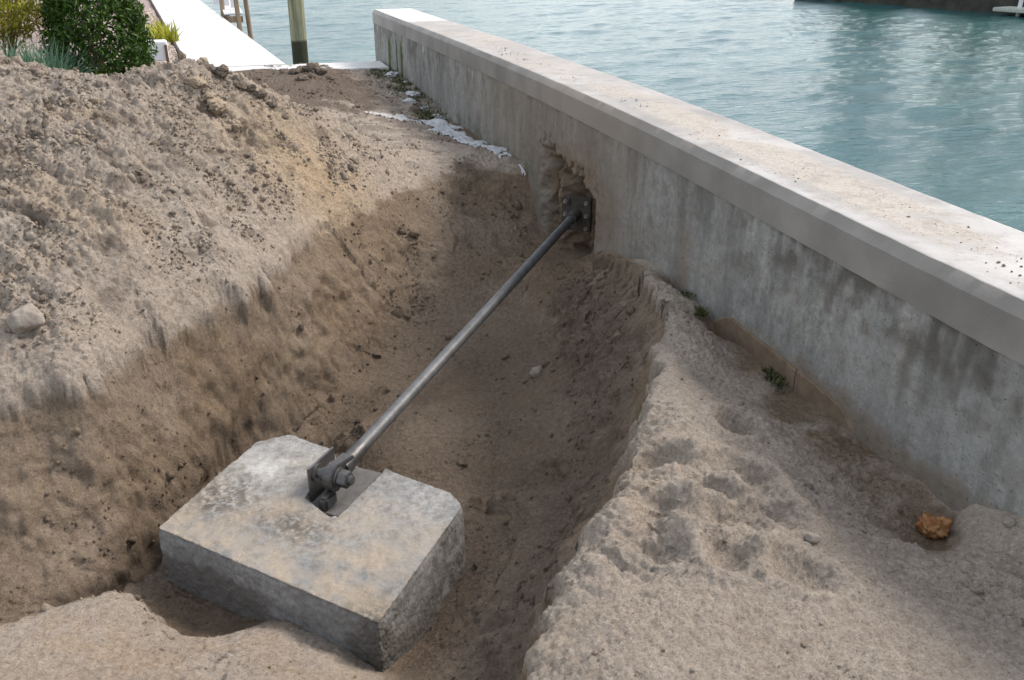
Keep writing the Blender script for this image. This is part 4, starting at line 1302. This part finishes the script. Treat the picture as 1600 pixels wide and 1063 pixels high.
M_BUSH = mat_leaf('glossy_green_leaf', (.010, .040, .005), (.075, .145, .012), .3)
M_YEL = mat_leaf('yellow_green_leaf', (.16, .19, .015), (.48, .45, .04), .3)
M_TWIG = mat_simple('twig_bark', (.13, .085, .06), (.26, .18, .13), 30, .9, .002, 80, .1)
M_BLUEG = mat_leaf('blue_green_blade', (.05, .13, .075), (.20, .31, .21), .25)
M_DRYSTEM = mat_leaf('straw_twig', (.20, .125, .075), (.42, .31, .19), .1)


def shell_points(c, rad, n, seed, lobes=9, inner=.55):
    r_ = np.random.default_rng(seed)
    d = r_.normal(size=(n, 3))
    d /= np.linalg.norm(d, axis=1)[:, None]
    lump = 1 + .16 * pn(d * 2.3 + seed) + .12 * pn(d * 5.1 + seed * 2)
    rr = lump * (inner + (1 - inner) * r_.uniform(size=n) ** .45)
    gap = pn(d * 4.2 + seed * 3 + rr[:, None]) > -.42
    P = np.asarray(c) + d * rr[:, None] * np.asarray(rad)
    return P[gap], d[gap]


def shrub(name, loc, rad, n, size, mat, seed, label, cat='bush', stems=9, trunk_mat=None):
    g0 = gz(loc[0], loc[1]) - .03
    root = empty(name, (loc[0], loc[1], g0), label, cat)
    c = np.array([0, 0, loc[2] - g0])
    P, N = shell_points(c, rad, n, seed)
    P = P[P[:, 2] > .02]
    N = N[:len(P)]
    link('foliage', leaf_cloud('foliage', P, P - c, size, mat, seed), root, kind='stuff')
    bm = bmesh.new()
    r_ = random.Random(seed)
    for i in range(stems):
        th = r_.uniform(0, 6.28)
        e = Vector((math.cos(th) * rad[0] * r_.uniform(.3, .85), math.sin(th) * rad[1] * r_.uniform(.3, .85), c[2] + rad[2] * r_.uniform(-.3, .6)))
        m = Vector((e.x * .3, e.y * .3, e.z * .5))
        cyl(bm, (0, 0, -.02), m, .014, .010, 7)
        cyl(bm, m, e, .010, .004, 7)
    bm_obj('stem', bm, trunk_mat or M_TWIG, root, True, kind='stuff')
    return root


# round dark green bush behind the heap
shrub('bush', (-.98, 9.6, .72), (.47, .45, .82), 15000, .036, M_BUSH, 3, 'dense rounded dark green bush behind the sand heap')
# yellow topped wiry shrub
ys_ = shrub('shrub', (-1.86, 9.9, 1.20), (.56, .5, .50), 4200, .040, M_YEL, 8, 'yellow green wiry shrub with bare brown twigs below', 'shrub', 14)
r_ = np.random.default_rng(4)
tw = np.stack([r_.uniform(-.5, .45, 260), r_.uniform(-.5, .2, 260), r_.uniform(.45, 1.0, 260)], 1)
link('bare_twigs', blades_mesh('bare_twigs', tw, 900, .28, .007, .03, M_DRYSTEM, 1.1, 5, 3, .7, .55), ys_, kind='stuff', label='tangle of bare straw coloured twigs')
# blue green grass clump
gc = empty('grass_clump', (-1.62, 9.0, gz(-1.62, 9.0)), 'blue green blade grass clump at the edge of the heap', 'grass clump')
bb = np.stack([r_.uniform(-.45, .33, 60), r_.uniform(-.15, .15, 60), np.zeros(60) + .18], 1)
link('blades', blades_mesh('blades', bb, 1500, .60, .013, .05, M_BLUEG, .85, 6, 4, .55), gc, kind='stuff')

# small yellow green plant in the gravel
sp = empty('seedling', (-.72, 16.3, .06), 'small yellow green plant growing in the gravel by the walkway', 'plant')
link('foliage', blades_mesh('foliage', [(0, 0, 0), (.08, .3, 0), (-.06, .5, 0), (.1, -.4, 0)], 260, .34, .03, .07, M_YEL, .8, 9, 3, .4), sp, kind='stuff')

# moss and weeds along the wall foot
MOSS = [(2.137,11.974,0.020), (2.118,11.235,0.020), (2.159,10.854,0.020), (2.128,10.008,0.020), (2.153,10.460,0.020), (2.053,9.210,0.020),
 (2.048,9.486,0.020), (2.100,9.119,0.020), (1.978,11.557,0.020), (2.026,10.501,0.020)]
for k, (x, y, z) in enumerate(MOSS):
    o = empty('moss_tuft', (x, y, gz(x, y)), 'low green moss tuft in the weedy strip along the wall', 'moss', 'moss tufts along the wall')
    pts_ = np.random.default_rng(k).normal(size=(26, 3)) * np.array([.10, .16, .004])
    link('blades', blades_mesh('blades', pts_, 420, .035, .010, .03, M_MOSS, .9, 70 + k, 2, .3), o, kind='stuff')
for (x, y), lab, s in (((2.17, 2.98), 'green weed tuft at the joint of the brown footing', 1.0), ((2.19, 3.70), 'mossy weed on the sand at the foot of the wall', .8), ((2.21, 3.88), 'tiny moss sprig close to the trench rim and wall', .6)):
    o = empty('weed_tuft', (x, y, gz(x, y)), lab, 'weed')
    pts_ = np.random.default_rng(int(x * y * 99)).normal(size=(14, 3)) * np.array([.02, .045, .003]) * s
    link('blades', blades_mesh('blades', pts_, int(230 * s), .035 * s, .006, .012, M_MOSS, 1.0, 90, 3, .4), o, kind='stuff')

# ------------------------------------------------------------------ crumbs of soil
def build_crumbs():
    r_ = np.random.default_rng(21)
    wgt = (.10 + 1.0 * G_MOUND + .45 * G_WALL)
    X, Y = GP[..., 0], GP[..., 1]
    wgt = wgt * ((X > -1.7) & (X < 2.2) & (Y > 1.25) & (Y < 11.8))
    nzv = fbm(np.stack([X.ravel(), Y.ravel(), np.zeros(X.size)], 1) * 1.0, 3.0, 2).reshape(X.shape)
    wgt = wgt * np.clip(.35 + 1.6 * nzv, .05, 1.6)
    cell = np.gradient(GXS)[None, :] * np.gradient(GYS)[:, None]
    wgt = (wgt * cell).ravel()
    n = 22000
    pick = r_.choice(wgt.size, n, p=wgt / wgt.sum())
    P = GP.reshape(-1, 3)[pick]
    N = GN.reshape(-1, 3)[pick]
    bm = bmesh.new()
    bmesh.ops.create_icosphere(bm, subdivisions=1, radius=1)
    bv = np.array([v.co[:] for v in bm.verts])
    bf = np.array([[v.index for v in f.verts] for f in bm.faces])
    bm.free()
    size = .0030 + .0075 * r_.uniform(size=n) ** 3.2 + .016 * (r_.uniform(size=n) > .985)
    dist = np.linalg.norm(P - np.array([0, 0, 1.7]), axis=1)
    size *= np.clip(dist / 4.5, .75, 1.5)
    sc = size[:, None] * r_.uniform(.6, 1.3, size=(n, 3))
    jig = 1 + .28 * r_.normal(size=(n, len(bv), 1))
    V = bv[None] * jig * sc[:, None, :]
    V = V + (P + N * (size * .25)[:, None])[:, None, :]
    F = (bf[None] + (np.arange(n) * len(bv))[:, None, None]).reshape(-1, 3)
    rep = lambda a: np.repeat(a.reshape(-1)[pick], len(bv))
    dk = np.clip(rep(G_DARK) + np.repeat((r_.uniform(size=n) > .8) * .6, len(bv)), 0, 1)
    me = np_mesh('soil_crumbs', V.reshape(-1, 3), F, M_SOIL, False, {'moist': rep(G_MOIST), 'tan': np.repeat(r_.uniform(0, .5, n), len(bv)), 'dark': dk})
    link('soil_crumbs', me, None, 'loose crumbs of soil scattered over the sand', 'soil', kind='stuff')


build_crumbs()


def build_debris():
    r_ = np.random.default_rng(77)
    n = 750
    y = 1.4 + 8.0 * r_.uniform(size=n) ** 1.2
    s = .10 + .30 * np.clip(r_.normal(.45, .22, n), 0, 1) + .03 * np.sin(y * 3)
    keep = fbm(np.stack([s * 2, y, np.zeros(n)], 1), 2.6, 2) > -.05
    y, s = y[keep], s[keep]
    n = len(y)
    P = np.stack([wall_x(y) + s, y, np.full(n, .7045)], 1)
    bm = bmesh.new()
    bmesh.ops.create_icosphere(bm, subdivisions=1, radius=1)
    bv = np.array([v.co[:] for v in bm.verts])
    bf = np.array([[v.index for v in f.verts] for f in bm.faces])
    bm.free()
    sz = (.0018 + .0042 * r_.uniform(size=n) ** 3)[:, None] * r_.uniform(.6, 1.5, size=(n, 3))
    V = bv[None] * (1 + .25 * r_.normal(size=(n, len(bv), 1))) * sz[:, None, :] + P[:, None, :]
    F = (bf[None] + (np.arange(n) * len(bv))[:, None, None]).reshape(-1, 3)
    k = len(V.reshape(-1, 3))
    me = np_mesh('cap_debris', V.reshape(-1, 3), F, M_SOIL, False, {'moist': np.full(k, .6), 'tan': np.full(k, .4), 'dark': np.repeat(r_.uniform(size=n) > .8, len(bv)).astype(float)})
    link('cap_debris', me, None, 'dark crumbs of soil scattered along the top of the wall cap', 'soil', kind='stuff')


build_debris()

# ------------------------------------------------------------------ walkway, kerb, gravel bed
bm = bmesh.new()
q = [(-.26, 12.62), (.96, 12.62), (-2.75, 60), (-3.70, 60)]
lo = [bm.verts.new((x, y, -1.6)) for x, y in q]
hi = [bm.verts.new((x, y, .08)) for x, y in q]
bm.faces.new(hi)
for i in range(4):
    bm.faces.new((lo[i], lo[(i + 1) % 4], hi[(i + 1) % 4], hi[i]))
o = bm_obj('walkway', bm, M_WALK, None, kind='structure', label='bright white concrete walkway beside the water', bevel=.01)
bm = bmesh.new()
box(bm, (.2, 11.95, -1.6), (2.205, 12.60, .077))
bm_obj('low_kerb', bm, M_KERB, None, label='low pale concrete kerb closing the plot between wall and walkway', cat='kerb', bevel=.008)
M_GRAV = mat_simple('pink_gravel', (.20, .155, .14), (.42, .34, .31), 45, .95, .02, 40, .1)
bm = bmesh.new()
xs = np.linspace(0, 1, 20)
ys = np.linspace(12.70, 80, 60)
gv = [[bm.verts.new((-15 + x * (14.70 - (y - 12.62) * .0725), y, .055 + .012 * math.sin(x * 70 + y * 3))) for x in xs] for y in ys]
for j in range(len(ys) - 1):
    for i in range(len(xs) - 1):
        bm.faces.new((gv[j][i], gv[j][i + 1], gv[j + 1][i + 1], gv[j + 1][i]))
bm_obj('gravel_bed', bm, M_GRAV, None, kind='structure', label='pinkish gravel bed beside the walkway')
# loose gravel
rr = np.random.default_rng(5)
n = 2600
yy = 12.75 + 10 * rr.uniform(size=n) ** 1.6
P = np.stack([-.32 - .0725 * (yy - 12.62) - .9 * rr.uniform(size=n), yy, np.full(n, .06)], 1)
bm = bmesh.new()
bmesh.ops.create_icosphere(bm, subdivisions=1, radius=1)
bv = np.array([v.co[:] for v in bm.verts])
bf = np.array([[v.index for v in f.verts] for f in bm.faces])
bm.free()
V = bv[None] * (1 + .25 * rr.normal(size=(n, len(bv), 1))) * (.014 + .03 * rr.uniform(size=(n, 1, 3))) + P[:, None, :]
M_PEB = mat_simple('gravel_pebbles', (.22, .17, .14), (.55, .46, .40), 16, .9, .004, 60, .2)
link('gravel', np_mesh('gravel', V.reshape(-1, 3), (bf[None] + (np.arange(n) * len(bv))[:, None, None]).reshape(-1, 3), M_PEB, False), None, 'loose pink and brown gravel along the walkway edge', 'gravel', kind='stuff')
bm = bmesh.new()
box(bm, (-.295, 12.65, .03), (-.268, 60, .10), Matrix(((1, -.0725, 0, .0725 * 12.62), (0, 1, 0, 0), (0, 0, 1, 0), (0, 0, 0, 1))))
M_EDGE = mat_simple('dark_edging', (.03, .025, .02), (.08, .06, .045), 10, .8, .002, 60, .2)
bm_obj('bed_edging', bm, M_EDGE, None, label='thin dark edging strip between gravel and walkway', cat='edging')
# white garden box half hidden by the bush
M_PAINT = mat_simple('white_paint', (.72, .72, .73), (.80, .80, .80), 6, .5, .001, 60, .4)
gb = empty('garden_box', (-.66, 12.9, .06), 'white garden box with dark legs half hidden by the bush', 'garden box')
bm = bmesh.new()
box(bm, (-.25, -.12, .10), (.16, .12, .34))
bm_obj('body', bm, M_PAINT, gb, bevel=.012)
for x in (-.22, .13):
    bm = bmesh.new()
    box(bm, (x, -.15, -.02), (x + .035, -.122, .30))
    bm_obj('leg', bm, M_DRYSTEM, gb, bevel=.004)

# ------------------------------------------------------------------ mooring pile
M_PILE = mat_wood('treated_pile', (.11, .115, .07), (.29, .285, .19), .02)
bm = bmesh.new()
n = 40
rings = []
for z in np.linspace(-1.7, .74, 30):
    ring = []
    for i in range(n):
        t = 2 * math.pi * i / n
        r = .128 + .004 * math.sin(3 * t + z * 2) + .003 * math.sin(7 * t + z)
        ring.append(bm.verts.new((1.46 + r * math.cos(t), 16.0 + r * math.sin(t), z)))
    if rings:
        for i in range(n):
            j = (i + 1) % n
            bm.faces.new((rings[-1][i], rings[-1][j], ring[j], ring[i]))
    rings.append(ring)
bm.faces.new(rings[-1])
bm_obj('mooring_pile', bm, M_PILE, None, True, label='greenish round timber mooring pile with a black tide mark', cat='pile')

# ------------------------------------------------------------------ small jetty beyond the walkway
M_OLD = mat_wood('old_dock_wood', (.13, .085, .05), (.33, .25, .18))
M_PALE = mat_wood('pale_painted_board', (.50, .50, .50), (.66, .66, .67))
jt = empty('jetty', (.5, 20.5, -.95), 'small timber jetty with pale boards and brown posts beyond the walkway', 'jetty')
for (x, y, lean) in ((.66, 19.9, .03), (.86, 20.2, .04), (.40, 21.2, .0), (.52, 22.4, 0)):
    bm = bmesh.new()
    cyl(bm, (x - .5 + lean * 1.2, y - 20.5, -.6), (x - .5 - lean * .4, y - 20.5, 1.52), .050, .048, 14)
    bm_obj('post', bm, M_OLD, jt, True)
bm = bmesh.new()
box(bm, (-.05, -.60, .94), (.25, -.54, 1.06))
bm_obj('crossbeam', bm, M_OLD, jt)
for k in range(9):
    bm = bmesh.new()
    x = -.10 + k * .042
    box(bm, (x, -.45 - 0 * k, 1.075), (x + .038, 4.5, 1.10))
    bm_obj('deck_board', bm, M_PALE, jt)
for k, (x0, x1, z0, z1) in enumerate(((-.26, -.09, 1.14, 1.50), (-.08, .06, 1.14, 1.36), (.075, .20, 1.14, 1.45))):
    bm = bmesh.new()
    box(bm, (x0, 1.8 - .6 * k, z0), (x1, 1.85 - .6 * k, z1))
    bm_obj('side_panel', bm, M_PALE, jt, bevel=.004)

# ------------------------------------------------------------------ far bank
M_FARW = mat_simple('dark_far_wall', (.02, .021, .018), (.07, .066, .055), 1.5, .9, .02, 6, .2)
M_LAWN = mat_simple('lawn', (.06, .10, .02), (.13, .17, .045), 2, .95, .02, 20, .1)
fa, fb = Vector((24.0, 35.0)), Vector((28.2, 19.0))
fd = (fb - fa).normalized()
fn = Vector((-fd.y, fd.x))
if fn.x < 0:
    fn = -fn
bm = bmesh.new()
pts_ = [fa, fb + fd * 22, fb + fd * 22 + fn * 40, fa + fn * 40]
for z0, z1 in ((-1.6, -.42),):
    lo = [bm.verts.new((p.x, p.y, z0)) for p in pts_]
    hi = [bm.verts.new((p.x, p.y, z1)) for p in pts_]
    bm.faces.new(hi)
    for i in range(4):
        j = (i + 1) % 4
        bm.faces.new((lo[i], lo[j], hi[j], hi[i]))
bm_obj('far_seawall', bm, M_FARW, None, label='dark stained seawall on the far side of the canal', cat='seawall')
bm = bmesh.new()
pl = [fa + fn * .5, fb + fd * 22 + fn * .5, fb + fd * 22 + fn * 39, fa + fn * 39]
bm.faces.new([bm.verts.new((p.x, p.y, -.40)) for p in pl])
bm_obj('far_lawn', bm, M_LAWN, None, kind='structure', label='green lawn on the far bank')
# floating dock at the far bank
fdk = empty('far_dock', (26.0, 25.4, -.95), 'low grey dock with pale posts along the dark far seawall', 'dock', rot=(0, 0, math.atan2(fd.y, fd.x)))
bm = bmesh.new()
box(bm, (-.35, -.55, .14), (7, .45, .26))
bm_obj('deck', bm, mat_simple('grey_dock', (.30, .32, .28), (.42, .44, .40), 4, .8), fdk, bevel=.02)
for k in range(4):
    bm = bmesh.new()
    cyl(bm, (.3 + k * 1.1, -.1, -.4), (.3 + k * 1.1 + .05, -.1, 1.6), .07, .065, 14)
    bm_obj('post', bm, M_PALE, fdk, True)


def tree(name, loc, h, rad, n, mat, seed, label, leaf=.16, trunk_r=.14):
    root = empty(name, loc, label, 'tree', 'trees across the water')
    bm = bmesh.new()
    r2 = random.Random(seed)
    cyl(bm, (0, 0, -.1), (.05, .03, h * .55), trunk_r, trunk_r * .65, 12)
    for i in range(7):
        th = i * 2.4 + r2.uniform(-.4, .4)
        a = Vector((.05, .03, h * r2.uniform(.3, .55)))
        b = Vector((math.cos(th) * rad[0] * .6, math.sin(th) * rad[1] * .6, h * r2.uniform(.6, .85)))
        cyl(bm, a, b, trunk_r * .45, trunk_r * .12, 8)
    bm_obj('trunk', bm, M_TWIG, root, True)
    P, N = shell_points((0, 0, h - rad[2]), rad, n, seed, inner=.3)
    link('crown', leaf_cloud('crown', P, P - np.array([0, 0, h - rad[2]]), leaf, mat, seed, .7), root, kind='stuff')
    return root


M_TREE = mat_leaf('far_tree_leaf', (.02, .05, .012), (.08, .12, .03), .2)
for k, (s, t_, h, rx) in enumerate(((2.0, 2.6, 4.2, 1.7), (6.0, 4, 6.0, 2.3), (10.0, 3, 4.6, 2.0))):
    p = fa + fd * s + fn * t_
    tree('shade_tree', (p.x, p.y, -.40), h, (rx, rx, h * .46), 3400, M_TREE, 100 + k,
         ('slim dark tree at the corner of the far lawn', 'tallest broad tree on the far lawn', 'round dark tree beside the far dock')[k], .2)
